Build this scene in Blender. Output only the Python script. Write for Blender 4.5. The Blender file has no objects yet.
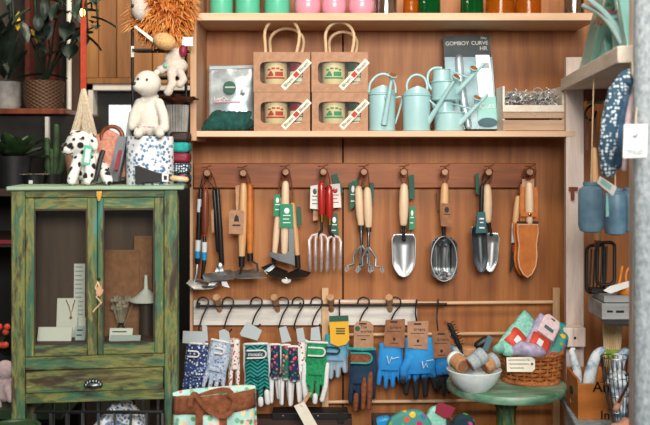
import bpy, bmesh, math, random
from mathutils import Vector as V, Matrix, noise as mnoise
random.seed(7)
SC = bpy.context.scene
COL = SC.collection
F, HZ, EYE = 903.0, 155.0, 1.42      # focal length in px, horizon row, eye height
def X(px, Y): return (px-325)*Y/F
def Z(py, Y): return EYE-(py-HZ)*Y/F
def P(px, py, Y): return V((X(px, Y), Y, Z(py, Y)))
def L(n, Y): return n*Y/F
PI = math.pi
def lin(h, a=1.0):
    h = h.lstrip('#'); r = []
    for i in (0, 2, 4):
        c = int(h[i:i+2], 16)/255
        r.append(c/12.92 if c <= .04045 else ((c+.055)/1.055)**2.4)
    return (*r, a)

# ------------------------------------------------------------------ materials
MT = {}
class G:
    def __init__(s, name):
        m = bpy.data.materials.new(name); m.use_nodes = True
        s.m = m; s.t = m.node_tree; s.b = s.t.nodes['Principled BSDF']; s.out = s.t.nodes['Material Output']; MT[name] = m
    def n(s, ty, ins=None, **pr):
        nd = s.t.nodes.new(ty)
        for k, v in pr.items(): setattr(nd, k, v)
        for k, v in (ins or {}).items():
            if isinstance(v, bpy.types.NodeSocket): s.t.links.new(v, nd.inputs[k])
            else: nd.inputs[k].default_value = v
        return nd
    def ln(s, a, b): s.t.links.new(a, b)
    def co(s, scale=(1, 1, 1), rot=(0, 0, 0), loc=(0, 0, 0), src='Object'):
        tc = s.n('ShaderNodeTexCoord')
        return s.n('ShaderNodeMapping', {'Vector': tc.outputs[src], 'Scale': scale, 'Rotation': rot, 'Location': loc}).outputs[0]
    def noise(s, vec, scale=5., det=4., rough=.55, dist=0.):
        return s.n('ShaderNodeTexNoise', {'Vector': vec, 'Scale': scale, 'Detail': det, 'Roughness': rough, 'Distortion': dist}).outputs[0]
    def ramp(s, fac, stops, interp='LINEAR'):
        r = s.n('ShaderNodeValToRGB', {'Fac': fac}); e = r.color_ramp; e.interpolation = interp
        while len(e.elements) < len(stops): e.elements.new(.5)
        for el, (p, c) in zip(e.elements, stops): el.position = p; el.color = lin(c) if isinstance(c, str) else (c, c, c, 1)
        return r.outputs[0]
    def mix(s, f, a, b, mode='MIX'):
        nd = s.n('ShaderNodeMix', data_type='RGBA', blend_type=mode)
        for k, v in ((0, f), (6, a), (7, b)):
            if isinstance(v, bpy.types.NodeSocket): s.ln(v, nd.inputs[k])
            else: nd.inputs[k].default_value = lin(v) if isinstance(v, str) else v
        return nd.outputs[2]
    def math(s, op, a, b=0.):
        nd = s.n('ShaderNodeMath', operation=op)
        for i, v in enumerate((a, b)):
            if isinstance(v, bpy.types.NodeSocket): s.ln(v, nd.inputs[i])
            else: nd.inputs[i].default_value = v
        return nd.outputs[0]
    def sep(s, vec): return s.n('ShaderNodeSeparateXYZ', {0: vec}).outputs
    def base(s, c, rough=.6, metal=0.):
        if isinstance(c, str): s.b.inputs['Base Color'].default_value = lin(c)
        else: s.ln(c, s.b.inputs['Base Color'])
        if isinstance(rough, bpy.types.NodeSocket): s.ln(rough, s.b.inputs['Roughness'])
        else: s.b.inputs['Roughness'].default_value = rough
        s.b.inputs['Metallic'].default_value = metal
        return s
    def bump(s, h, st=.3, d=.002):
        b = s.n('ShaderNodeBump', {'Height': h, 'Strength': st, 'Distance': d}); s.ln(b.outputs[0], s.b.inputs['Normal']); return s
def soft(name, a, b=None, rough=.7, metal=0., scale=40., stretch=(1, 1, 1), bump=.15, lo=.35, hi=.65, dist=0.):
    """two-tone mottled surface with a fine bump"""
    g = G(name); v = g.co(stretch)
    n = g.noise(v, scale, 5, .6, dist)
    g.base(g.ramp(n, [(lo, a), (hi, b or a)]), rough, metal)
    if bump: g.bump(n, bump)
    return g.m
def wood(name, cols, axis='Z', scale=9., rough=.55, bump=.1, stretch=.09, dist=.6):
    g = G(name); s = [1, 1, 1]; s['XYZ'.index(axis)] = stretch
    v = g.co(tuple(s)); n1 = g.noise(v, scale, 6, .6, dist); n2 = g.noise(v, scale*7, 3, .6)
    f = g.math('ADD', g.math('MULTIPLY', n1, .75), g.math('MULTIPLY', n2, .25))
    k = len(cols); g.base(g.ramp(f, [(.32+.36*i/(k-1), c) for i, c in enumerate(cols)]), rough); g.bump(f, bump)
    return g.m
def weave(name, a, b, scale=900., rough=.85):
    g = G(name); x, y, z = g.sep(g.co((scale,)*3))
    w = g.math('MULTIPLY', g.math('SINE', x), g.math('SINE', z))
    n = g.noise(g.co(), 30)
    f = g.math('ADD', g.math('MULTIPLY', w, .25), n)
    g.base(g.ramp(f, [(.3, a), (.7, b)]), rough); g.bump(f, .2); return g.m
def spots(name, bg, cols, scale=60., size=.33, rough=.8, rnd=1.0, bg2=None, tip=0.):
    """coloured blots on a ground, several colours from each cell's own random value"""
    g = G(name); v = g.co()
    vw = g.n('ShaderNodeVectorMath', {0: v, 1: g.n('ShaderNodeVectorMath', {0: g.n('ShaderNodeTexNoise', {'Vector': v, 'Scale': scale*1.5}).outputs[1], 3: .35/scale}, operation='SCALE').outputs[0]}, operation='ADD').outputs[0]
    vo = g.n('ShaderNodeTexVoronoi', {'Vector': vw, 'Scale': scale, 'Randomness': rnd})
    d, c = vo.outputs['Distance'], vo.outputs['Color']
    pick = g.sep(c)[0]; k = len(cols)
    col = g.ramp(pick, [((i)/k, cc) for i, cc in enumerate(cols)], 'CONSTANT')
    ground = bg if bg2 is None else g.ramp(g.noise(v, scale*.4), [(.4, bg), (.6, bg2)])
    mask = g.ramp(d, [(size-.04, 1.), (size+.04, 0.)])
    out = g.mix(mask, ground, col)
    if tip:      # white fingers below the printed back
        zz = g.math('ADD', g.sep(v)[2], g.math('MULTIPLY', g.noise(v, 60, 2), .03)); out = g.mix(g.ramp(g.math('MULTIPLY', zz, 5.), [(tip*5-.03, 1.), (tip*5+.03, 0.)]), out, '#e4e5e4')
    g.base(out, rough); return g.m
def metal(name, c, rough=.3, var=.1, scale=30):
    g = G(name); n = g.noise(g.co((1, 1, .2)), scale); g.base(c, g.ramp(n, [(.3, max(.02, rough-var)), (.7, rough+var)]), 1.); return g.m
def plain(name, c, rough=.5, m=0., **kw):
    g = G(name); n = g.noise(g.co(), 60, 3); g.base(g.mix(g.math('MULTIPLY', n, .12), c, '#3a3028'), rough, m)
    for k, v in kw.items(): g.b.inputs[k.replace('_', ' ')].default_value = v
    return g.m
def glassy(name, tint='#ffffff', refl=.12, ro=.03):
    g = G(name); tr = g.n('ShaderNodeBsdfTransparent', {'Color': lin(tint)}); gl = g.n('ShaderNodeBsdfGlossy', {'Roughness': ro})
    lw = g.n('ShaderNodeLayerWeight', {'Blend': .25}); f = g.math('ADD', g.math('MULTIPLY', lw.outputs['Fresnel'], .7 if refl > .01 else .15), refl*.4)
    mx = g.n('ShaderNodeMixShader', {0: f, 1: tr.outputs[0], 2: gl.outputs[0]}); g.ln(mx.outputs[0], g.out.inputs[0]); return g.m

# setting
def _ply():
    g = G('plywood'); v = g.co((1.2, 1, .55))
    n0 = g.noise(v, 2.2, 3, .5, .8)
    ring = g.n('ShaderNodeTexWave', {'Vector': g.co((1, 1, .22)), 'Scale': 5., 'Distortion': 9., 'Detail': 3., 'Detail Scale': 1.4}, wave_type='BANDS').outputs[1]
    fine = g.noise(g.co((1, 1, .05)), 130, 3)
    f = g.math('ADD', g.math('ADD', g.math('MULTIPLY', n0, .5), g.math('MULTIPLY', ring, .12)), g.math('MULTIPLY', fine, .3))
    c = g.ramp(f, [(.25, '#85491f'), (.46, '#a5652f'), (.62, '#b67842'), (.85, '#c8925a')])
    # knots
    k = g.n('ShaderNodeTexVoronoi', {'Vector': g.co((1, 1, .7)), 'Scale': 3.1}).outputs[0]
    c = g.mix(g.ramp(k, [(.02, 1.), (.045, 0.)]), c, '#5a2f18')
    g.base(c, .55); g.bump(f, .08); return g.m
_ply()
wood('edge_pine', ['#c9a17c', '#dbb795', '#e6c8a8'], 'X', 10, .6)
wood('edge_pine_v', ['#b98a66', '#d0a682', '#dcb693'], 'Z', 10, .6)
wood('rail_brown', ['#6b3310', '#a0561f', '#bd7434'], 'X', 12, .5, .2)
wood('rail_white', ['#b9b2a8', '#e2ddd4', '#f0ece5'], 'X', 14, .7, .2)
wood('post_white', ['#a9958c', '#cdb9ae', '#e0d0c6', '#d8c4ba'], 'Z', 14, .75, .25, .12)
wood('board_white', ['#cbbcaa', '#e4d9cb', '#f0e8dc'], 'Y', 14, .7, .2)
wood('dowel', ['#b98b62', '#d8b088', '#e4c3a0'], 'X', 20)
wood('dowel_v', ['#b5895f', '#cfa67b', '#dcb890'], 'Z', 20)
wood('peg', ['#8a5c3c', '#b98a63', '#cba27c'], 'Y', 30)
wood('handle', ['#c78f5c', '#dcae7c', '#e8c498'], 'Z', 25, .45)
wood('handle_pale', ['#d9b48c', '#e8ccaa', '#f0dcc0'], 'Z', 25, .45)
wood('handle_brown', ['#4f2413', '#7a3c22', '#8f4c2d'], 'Z', 25, .4)
wood('old_boards', ['#54361a', '#8a5c32', '#ab7b46'], 'Z', 6, .7, .3)
wood('dark_wood', ['#1e130d', '#38241a', '#4a3122'], 'X', 12, .6)
wood('dark_wood_v', ['#20140e', '#3a261b', '#4e3526'], 'Z', 12, .6)
wood('crate_wood', ['#8f735a', '#b3957a', '#c9b096'], 'X', 14, .75, .3)
wood('letter_box', ['#8a4a17', '#b26a28', '#c98340'], 'X', 8, .45, .15)
wood('bamboo', ['#dcb57c', '#efd3a0', '#f4e0b8'], 'Z', 40, .5)
wood('grey_wood', ['#787878', '#9b9b99', '#b5b5b2'], 'X', 14, .7)
soft('block_wall', '#3a3530', '#5a5249', .9, 0, 3., (1, 1, 1), .2)
soft('floor_mat', '#2c2a28', '#3a3734', .6, 0, 8.)
soft('dark_plaster', '#1c1a19', '#2b2826', .9, 0, 5.)
soft('white_frame', '#cfcac2', '#dcd7cf', .5, 0, 8.)
soft('zinc', '#747d82', '#a3abae', .75, .0, 120., (1, 1, .6), .4)
def _green(name, axis):
    g = G(name); s = [1, 1, 1]; s['XYZ'.index(axis)] = .16
    v = g.co(tuple(s)); n1 = g.noise(v, 26, 6, .68, .6); n2 = g.noise(g.co(tuple(s), loc=(3, 1, 7)), 17, 5, .65, .4); n3 = g.noise(g.co(tuple(s), loc=(9, 4, 2)), 60, 4, .7)
    c = g.ramp(n1, [(.3, '#1f5546'), (.42, '#356248'), (.48, '#556a3c'), (.53, '#7f7a3e'), (.57, '#4f5c2c'), (.66, '#38503a'), (.74, '#7a7a4c')])
    c = g.mix(g.ramp(n2, [(.54, 0.), (.62, 1.)]), c, '#3d2a12')
    c = g.mix(g.ramp(n3, [(.54, 0.), (.64, .85)]), c, '#2e2016'); c = g.mix(g.ramp(n3, [(.3, .7), (.4, 0.)]), c, '#a39a5c')
    c = g.mix(g.ramp(n2, [(.26, 1.), (.38, 0.)]), c, '#2f8a86')
    g.base(c, .6); g.bump(n2, .35); return g.m
_green('green_v', 'Z'); _green('green_h', 'X')
wood('green_top', ['#5f7f64', '#9db79a', '#c2d2b8'], 'X', 12, .55, .2)
wood('cab_inside', ['#3e2c22', '#594338', '#6b5244'], 'Z', 8, .7)
def _tabletop():
    g = G('table_green'); n = g.noise(g.co((.25, 1, 1)), 22, 6, .65, .4)
    c = g.ramp(n, [(.3, '#3c6a50'), (.42, '#5f8a70'), (.55, '#86a78f'), (.61, '#a5805f'), (.65, '#5c4030'), (.7, '#6a947a')])
    g.base(c, .45); g.bump(n, .2); return g.m
_tabletop()
# metals, plastics, papers, cloth
metal('steel', '#dfe2e3', .42, .06); metal('steel_dark', '#7e8285', .38); metal('chrome', '#a2a6a8', .5, .08); metal('gold', '#c79a4a', .3); metal('blade_grey', '#777a7a', .4)
plain('black', '#141414', .45); plain('black_iron', '#1b1a19', .5, .3); plain('red_paint', '#b3221c', .3, Coat_Weight=.4); plain('blue_band', '#1f8fc8', .4)
plain('white_band', '#d9e0e2', .4); plain('tag_green', '#1f8a60', .6); plain('tag_dkgreen', '#1c5a44', .6); plain('tag_white', '#e6e4dd', .6); plain('teal_sleeve', '#1b5f66', .5)
plain('mint', '#8fcbc4', .35, Coat_Weight=.2); plain('can_blue', '#abd4d6', .38, Coat_Weight=.2); plain('mint_tin', '#5fc4a0', .35); plain('pink_vase', '#e79cb0', .25, Coat_Weight=.5)
plain('cream', '#e8d5ac', .5); plain('paper', '#f6f4ee', .7); plain('paper_grey', '#bcc6c9', .6); plain('yellow_card', '#f0b52a', .6); plain('maroon', '#8e1d38', .5); plain('forest', '#2f4a2c', .5)
plain('ink', '#23231f', .7); plain('ink_red', '#c0392b', .7); plain('ink_green', '#2a9a6a', .7); plain('white', '#ecebe8', .5); plain('ink_white', '#eef4f6', .6); plain('ink_blue', '#4a6a75', .7)
soft('kraft', '#b98b66', '#cda17d', .75, 0, 60., (1, 1, 1), .08); soft('kraft_dark', '#8a5a3c', '#a06c4b', .75, 0, 60.); soft('kraft_pink', '#a87c5f', '#b98d6e', .75, 0, 60.)
soft('leather', '#b8631f', '#cf7a30', .5, 0, 25.); soft('leather_dark', '#5c2f1a', '#74402a', .55, 0, 25.); soft('stitch', '#e8cfae', '#f1dcc0', .7)
soft('rope', '#cfaa80', '#e6c8a2', .85, 0, 200., (1, 1, .3), .4); soft('cord_brown', '#6a3520', '#83472c', .8)
soft('ceramic', '#d3dcdc', '#e6ecea', .3, 0, 50.); soft('felt_grey', '#8d989c', '#aab4b6', .95, 0, 150., bump=.5); soft('tan_roll', '#a9764f', '#c08f66', .8, 0, 80.)
soft('plush_white', '#d3cabb', '#e6dfd2', .95, 0, 260., bump=.5); soft('plush_grey', '#c4b8aa', '#ddd2c5', .95, 0, 200., bump=.5); soft('plush_cream', '#cf9656', '#e8c08a', .95, 0, 200., bump=.5)
soft('fur_orange', '#a8480f', '#e08a34', .8, 0, 25.); soft('fur_orange_light', '#c9742c', '#f0b46a', .8, 0, 25.)
soft('macrame', '#cbb696', '#e5d7bd', .9, 0, 140., bump=.5); soft('bag_pink', '#b06d58', '#c9907a', .8, 0, 120., bump=.5); soft('strap_red', '#b8330d', '#d3481a', .6); soft('beam_red', '#3f160c', '#5e2414', .8)
spots('dalmatian', '#e6e3dc', ['#1d1b1c'], 42, .36, .95)
spots('toile', '#e8e8e6', ['#4a6f9a', '#5f84ab', '#86a3c0'], 95, .42, .6)
spots('navy_floral', '#26345c', ['#c4d2e6', '#8fa6cc', '#3c4f86', '#dfe6f0'], 135, .42, .85, bg2='#33467a')
spots('pale_floral', '#c3d0e0', ['#7f9cc4', '#e9e0e6', '#8fb0b8', '#6f86b0'], 120, .42, .85, bg2='#aebfd6')
spots('strawberry', '#f1e9e4', ['#d0252f', '#d0252f', '#2d7a3f'], 120, .36, .85)
spots('dark_floral', '#173f4c', ['#d8304a', '#e8734a', '#1f8a78', '#e0607c'], 95, .36, .85, bg2='#1b2a52', tip=.1)
spots('green_floral', '#1a6a5a', ['#e0485c', '#f09a6a', '#123a52'], 95, .36, .85, tip=.105)
spots('tote_floral', '#a4d2c8', ['#eac1ae', '#e07a72', '#5f9a5a', '#e8d9a0', '#74b08a'], 58, .4, .75, bg2='#bfe0d6')
spots('card_floral', '#9fd6cc', ['#f08aa0', '#f0c23a', '#e8646a', '#6aa84f', '#fff0d0'], 44, .52, .55)
spots('sock_bright', '#4a8f86', ['#c0286a', '#e8c23a', '#d2603a', '#2d7a9a', '#7fb040'], 50, .42, .9)
spots('sock_dark', '#14303a', ['#4fae3a', '#1f6fb8', '#c0407a'], 45, .36, .9)
spots('knit_navy', '#27465a', ['#e3eaec', '#d5dfe3'], 135, .36, .9, rnd=.5)
soft('sock_mint', '#6fb8a6', '#a5dccb', .95, 0, 90., bump=.5); soft('sock_lilac', '#9a8fb0', '#c6bcd6', .95, 0, 60., bump=.5); soft('sock_pink', '#d9b9bd', '#ecd7d6', .9, 0, 90.)
soft('band_red', '#d3402c', '#e25a40', .6, 0, 40.); soft('cloth_dkgreen', '#0d3b36', '#17544c', .85, 0, 40.); soft('brown_suede', '#6b3a20', '#8f5434', .9, 0, 70., bump=.3)
soft('glove_green', '#17814f', '#2ba86a', .85, 0, 130., bump=.4); soft('glove_white', '#d9dcdb', '#eceeed', .85, 0, 130., bump=.4); soft('cuff_teal', '#1a8f8a', '#2bb5ae', .85, 0, 90.)
soft('tie_dye', '#7d9cb4', '#dde5e8', .7, 0, 24., bump=.1, lo=.42, hi=.55); soft('bottle_blue', '#56798f', '#6f92a6', .45, 0, 20.); soft('peach', '#c07a5c', '#dba88a', .8, 0, 14.)
def glove_grad(name, stops, blot=.06, rough=.8, zs=6.):
    """dipped glove: colour runs down the glove from the cuff (local z in m)"""
    g = G(name); v = g.co(); z = g.sep(v)[2]; n = g.noise(v, 45, 3)
    f = g.math('ADD', g.math('MULTIPLY', z, zs), g.math('MULTIPLY', g.math('SUBTRACT', n, .5), blot*4))
    g.base(g.ramp(f, stops), rough); g.bump(g.noise(v, 250), .25); return g.m
glove_grad('glove_blue', [(0., '#1a5f98'), (.2, '#1f86cf'), (1., '#2f9be0')])
glove_grad('glove_blueblack', [(.42, '#17181c'), (.5, '#1d7fc8'), (1., '#2f9be0')], .1)
glove_grad('glove_sky', [(.3, '#9fb0bd'), (.5, '#6fa9c9'), (.8, '#2d9fae')], .1)
glove_grad('glove_navy', [(.25, '#12253a'), (.75, '#1d3a55')], .1)
def _zig():
    g = G('glove_zigzag'); x, y, z = g.sep(g.co())
    t = g.math('ABSOLUTE', g.math('SUBTRACT', g.math('FRACT', g.math('MULTIPLY', x, 22.)), .5))
    f = g.math('FRACT', g.math('ADD', g.math('MULTIPLY', z, 85.), g.math('MULTIPLY', t, 2.6)))
    g.base(g.ramp(f, [(.44, '#0f2f4a'), (.52, '#18a08e')]), .85); return g.m
_zig()
def _basket(name, a, b):
    g = G(name); x, y, z = g.sep(g.co())
    ang = g.math('ARCTAN2', y, x)
    w = g.math('MULTIPLY', g.math('SINE', g.math('MULTIPLY', ang, 18.)), g.math('SINE', g.math('MULTIPLY', z, 420.)))
    g.base(g.ramp(g.math('ADD', g.math('MULTIPLY', w, .3), .5), [(.25, a), (.7, b)]), .6); g.bump(w, .6, .004); return g.m
_basket('wicker', '#5a2a14', '#b06a3a'); _basket('basket_brown', '#3a2618', '#75553a')
wood('wicker_strand', ['#7a3e1e', '#a8622f', '#c07c44'], 'X', 30, .5)
soft('pot_white', '#76736e', '#a5a19a', .6, 0, 15.); soft('pot_dark', '#141516', '#232527', .5, 0, 15.); soft('soil', '#2a1c12', '#3c291b', .95)
soft('leaf_dark', '#0e1a12', '#1e3022', .5, 0, 18.); soft('leaf_mid', '#132610', '#2b4722', .5, 0, 18.); soft('leaf_grey', '#17231c', '#33453a', .5, 0, 18.); soft('leaf_yellow', '#b08a1c', '#d2b03a', .5)
soft('cactus', '#182c15', '#34502a', .7, 0, 40.); soft('dried', '#8a7a6a', '#b8a896', .9, 0, 60.)
soft('bag_silver', '#8f9ca0', '#c4ced0', .3, .3, 12., (1, 1, 1), .5, dist=1.)
soft('steel_shred', '#8a8d8d', '#eef0f0', .35, .35, 60.)
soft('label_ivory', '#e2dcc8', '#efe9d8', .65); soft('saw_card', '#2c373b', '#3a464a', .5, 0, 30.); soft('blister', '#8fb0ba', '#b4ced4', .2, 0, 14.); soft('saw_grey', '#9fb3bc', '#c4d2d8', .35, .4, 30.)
glassy('glass', '#f2f4f0', .03); glassy('clear_glass', '#e6ecec', .2); glassy('film', '#f8f8f4', .0, .3)
for nm, c in (('amber', '#d9811c'), ('bottle_green', '#1c7a3a')):
    g = G(nm); g.base(c, .08); g.b.inputs['Transmission Weight'].default_value = .75; g.b.inputs['IOR'].default_value = 1.3
g = G('bulb'); g.base('#ffdf9a', .3); g.b.inputs['Emission Color'].default_value = lin('#ffb860'); g.b.inputs['Emission Strength'].default_value = 9.
g = G('daylight_pane'); g.base('#c9d6da', .3); g.b.inputs['Emission Strength'].default_value = .75
g.ln(g.ramp(g.noise(g.co((1, 1, 1)), 9, 4), [(.35, '#8fa3a6'), (.6, '#eef4f4')]), g.b.inputs['Emission Color'])

# ------------------------------------------------------------------ mesh helpers
class MB:
    def __init__(s): s.bm = bmesh.new()
    def face(s, vs):
        try: return s.bm.faces.new(vs)
        except ValueError: return None
    def hexa(s, c):
        v = [s.bm.verts.new(p) for p in c]
        for f in ((0, 3, 2, 1), (4, 5, 6, 7), (0, 1, 5, 4), (1, 2, 6, 5), (2, 3, 7, 6), (3, 0, 4, 7)): s.face([v[i] for i in f])
        return s
    def box(s, x0, x1, y0, y1, z0, z1):
        x0, x1 = sorted((x0, x1)); y0, y1 = sorted((y0, y1)); z0, z1 = sorted((z0, z1))
        return s.hexa([V(p) for p in ((x0, y0, z0), (x1, y0, z0), (x1, y1, z0), (x0, y1, z0), (x0, y0, z1), (x1, y0, z1), (x1, y1, z1), (x0, y1, z1))])
    def pbox(s, px0, px1, py0, py1, Y, d):   # front face fills that px rectangle at depth Y, d deep
        return s.box(X(px0, Y), X(px1, Y), Y, Y+d, Z(py1, Y), Z(py0, Y))
    def obox(s, c, a, b, d):   # centre and three half axes
        c, a, b, d = V(c), V(a), V(b), V(d)
        return s.hexa([c-a-b-d, c+a-b-d, c+a+b-d, c-a+b-d, c-a-b+d, c+a-b+d, c+a+b+d, c-a+b+d])
    def rings(s, R, cap=True, closed=True):
        rs = [[s.bm.verts.new(p) for p in r] for r in R]
        n = len(rs[0])
        for a, b in zip(rs, rs[1:]):
            for i in range(n if closed else n-1):
                s.face((a[i], a[(i+1) % n], b[(i+1) % n], b[i]))
        if cap and closed: s.face(rs[0][::-1]); s.face(rs[-1])
        return s
    def tube(s, pts, r, n=8, flat=None, rnd=False, loop=False):
        """swept round tube; flat = factor on the Y radius for shapes laid out in a frontal plane"""
        pts = [V(p) for p in pts]; k = len(pts)
        rr = list(r) if isinstance(r, (list, tuple)) else [r]*k
        if rnd:
            d0 = (pts[0]-pts[1]).normalized(); d1 = (pts[-1]-pts[-2]).normalized()
            A = [(pts[0]+d0*rr[0]*math.sin(a), rr[0]*math.cos(a)) for a in (1.45, 1.05, .55)]
            B = [(pts[-1]+d1*rr[-1]*math.sin(a), rr[-1]*math.cos(a)) for a in (.55, 1.05, 1.45)]
            rr = [q[1] for q in A]+rr+[q[1] for q in B]; pts = [q[0] for q in A]+pts+[q[0] for q in B]; k = len(pts)
        R = []; prev = None
        for i in range(k):
            if loop: t = pts[(i+1) % k]-pts[i-1]
            else: t = pts[min(i+1, k-1)]-pts[max(i-1, 0)]
            t = t.normalized() if t.length > 1e-9 else V((0, 0, 1))
            if flat is not None:
                a = t.cross(V((0, 1, 0)))
                a = a.normalized() if a.length > 1e-5 else V((1, 0, 0)); b = V((0, 1, 0))*flat
            else:
                if prev is None: prev = t.orthogonal()
                a = prev-t*prev.dot(t); a = a.normalized() if a.length > 1e-6 else t.orthogonal().normalized()
                prev = a; b = t.cross(a)
            R.append([pts[i]+(a*math.cos(q)+b*math.sin(q))*rr[i] for q in (2*PI*j/n for j in range(n))])
        if loop: R.append(R[0])
        s.rings(R, cap=not loop)
        return s
    def lathe(s, c, prof, n=28, sy=1., M=None, open=False):
        c = V(c); R = []
        for r, z in prof:
            R.append([c+(M @ V((r*math.cos(a), r*sy*math.sin(a), z)) if M else V((r*math.cos(a), r*sy*math.sin(a), z))) for a in (2*PI*j/n for j in range(n))])
        return s.rings(R, cap=not open)
    def ell(s, c, r, M=None, nu=18, nv=12):
        c = V(c); r = (r, r, r) if isinstance(r, (int, float)) else r; R = []
        for i in range(nv+1):
            p = -PI/2+PI*min(max(i/nv, .02), .98)
            R.append([c+((M or Matrix.Identity(3)) @ V((r[0]*math.cos(p)*math.cos(a), r[1]*math.cos(p)*math.sin(a), r[2]*math.sin(p)))) for a in (2*PI*j/nu for j in range(nu))])
        return s.rings(R)
    def prism(s, pts, off):
        off = V(off); pts = [V(p) for p in pts]
        a = [s.bm.verts.new(p) for p in pts]; b = [s.bm.verts.new(p+off) for p in pts]; n = len(a)
        s.face(a); s.face(b[::-1])
        for i in range(n): s.face((a[i], b[i], b[(i+1) % n], a[(i+1) % n]))
        return s
    def poly(s, pp, Y, d, dY=None):   # px outline in a frontal plane, d thick
        return s.prism([P(x, y, Y) for x, y in pp], (0, d, 0))
    def grid(s, f, nu, nv):
        g = [[s.bm.verts.new(f(i/nu, j/nv)) for j in range(nv+1)] for i in range(nu+1)]
        for i in range(nu):
            for j in range(nv): s.face((g[i][j], g[i+1][j], g[i+1][j+1], g[i][j+1]))
        return s
    def wobble(s, amp, sc=20.):
        for v in s.bm.verts: v.co += V((mnoise.noise(v.co*sc), mnoise.noise(v.co*sc+V((7, 3, 1))), mnoise.noise(v.co*sc+V((2, 9, 5)))))*amp
        return s
    def center(s):
        c = [v.co for v in s.bm.verts]
        lo = [min(p[i] for p in c) for i in range(3)]; hi = [max(p[i] for p in c) for i in range(3)]
        return V(((lo[0]+hi[0])/2, (lo[1]+hi[1])/2, lo[2]))
    def build(s, name, mat, loc, parent=None, bevel=0., solid=0., remesh=0., sub=0, sharp=.7):
        bm = s.bm
        bmesh.ops.recalc_face_normals(bm, faces=bm.faces)
        for v in bm.verts: v.co -= loc
        for f in bm.faces: f.smooth = True
        for e in bm.edges:
            if len(e.link_faces) == 2 and e.calc_face_angle(0.) > sharp: e.smooth = False
        me = bpy.data.meshes.new(name); bm.to_mesh(me); bm.free()
        o = bpy.data.objects.new(name, me); COL.objects.link(o)
        me.materials.append(MT[mat] if isinstance(mat, str) else mat)
        if parent is not None: o.parent = parent
        else: o.location = loc
        if remesh:
            m = o.modifiers.new('r', 'REMESH'); m.mode = 'VOXEL'; m.voxel_size = remesh; m.use_smooth_shade = True
            m = o.modifiers.new('s', 'SMOOTH'); m.factor = .5; m.iterations = 3
        if solid: m = o.modifiers.new('t', 'SOLIDIFY'); m.thickness = solid; m.offset = 0
        if bevel: m = o.modifiers.new('b', 'BEVEL'); m.width = bevel; m.segments = 2; m.limit_method = 'ANGLE'; m.angle_limit = .7
        if sub: m = o.modifiers.new('u', 'SUBSURF'); m.levels = sub; m.render_levels = sub
        return o
def setp(o, label, cat, group=None):
    o['label'] = label; o['category'] = cat
    if group: o['group'] = group
class Th:
    def __init__(s, name, label, cat, loc, group=None):
        s.loc = V(loc); s.o = bpy.data.objects.new(name, None); s.o.empty_display_size = .02; COL.objects.link(s.o); s.o.location = s.loc
        setp(s.o, label, cat, group)
    def part(s, name, mb, mat, parent=None, label=None, **kw):
        o = mb.build(name, mat, s.loc, parent or s.o, **kw)
        if label: o['label'] = label
        return o
    def text(s, body, c, size, mat, parent=None, rot=0., name='lettering', ax='CENTER', rz=0.):
        cu = bpy.data.curves.new(name, 'FONT'); cu.body = body; cu.size = size; cu.extrude = .0002; cu.align_x = ax; cu.align_y = 'CENTER'
        cu.materials.append(MT[mat]); tmp = bpy.data.objects.new('tmp', cu); COL.objects.link(tmp)
        dg = bpy.context.evaluated_depsgraph_get(); dg.update(); me = bpy.data.meshes.new_from_object(tmp.evaluated_get(dg)); bpy.data.objects.remove(tmp)
        me.name = name; o = bpy.data.objects.new(name, me); COL.objects.link(o); o.parent = parent or s.o
        o.location = V(c)-s.loc; o.rotation_euler = (PI/2, rot, rz); return o
def one(name, label, cat, mb, mat, group=None, **kw):
    o = mb.build(name, mat, mb.center(), **kw); setp(o, label, cat, group); return o
def struct(name, mb, mat, parent=None, **kw):
    o = mb.build(name, mat, V((0, 0, 0)), parent, **kw)
    if parent is None: o['kind'] = 'structure'
    return o
def arc(c, r, a0, a1, n=12, Yv=None, rz=None):   # arc in the frontal plane about point c
    c = V(c); rz = rz or r
    return [c+V((r*math.cos(a), 0, rz*math.sin(a))) for a in (a0+(a1-a0)*i/n for i in range(n+1))]
def leaf(mb, b, d, ln, w, up=V((0, 0, 1)), droop=.3):
    b, d = V(b), V(d).normalized(); sd = d.cross(up); sd = sd.normalized() if sd.length > .05 else V((1, 0, 0)); u = sd.cross(d)
    def f(a, t):
        hw = w*math.sin(PI*min(1, t*.93+.04))**.8*(a-.5)
        return b+d*ln*t+sd*hw+u*(abs(a-.5)*w*.35-droop*ln*t*t)
    mb.grid(f, 4, 6)
def spl(pp, n=6):
    q = []
    for i in range(len(pp)-1):
        a, b_, c, d = pp[max(i-1, 0)], pp[i], pp[i+1], pp[min(i+2, len(pp)-1)]
        for k in range(n):
            s = k/n; q.append(.5*((2*b_)+(c-a)*s+(2*a-5*b_+4*c-d)*s*s+(3*b_-a-3*c+d)*s**3))
    return q+[pp[-1]]

def _scoop():
    g = G('scoop_metal'); n = g.noise(g.co((1, 1, .03)), 110, 2, .5)
    g.base(g.ramp(n, [(.38, '#3f4345'), (.5, '#a9adaf'), (.56, '#5b5f61'), (.66, '#e0e2e3')]), .3, .9)
_scoop()
# ------------------------------------------------------------------ setting
struct('floor', MB().box(-2.4, 2.2, -1.2, 4.4, -.05, 0), 'floor_mat')
struct('wall_far', MB().box(-2.4, -.2, 4.3, 4.4, 0, 2.9), 'block_wall')
struct('wall_left', MB().box(-2.4, -2.3, -1.2, 4.3, 0, 2.9), 'dark_plaster')
struct('wall_back', MB().box(-.2, 2.2, 3.06, 3.12, 0, 2.9), 'dark_plaster')
struct('wall_right', MB().box(2.1, 2.2, -1.2, 3.06, 0, 2.9), 'dark_plaster')
struct('ceiling', MB().box(-2.4, 2.2, -1.2, 4.4, 2.9, 2.95), 'dark_plaster')
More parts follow.
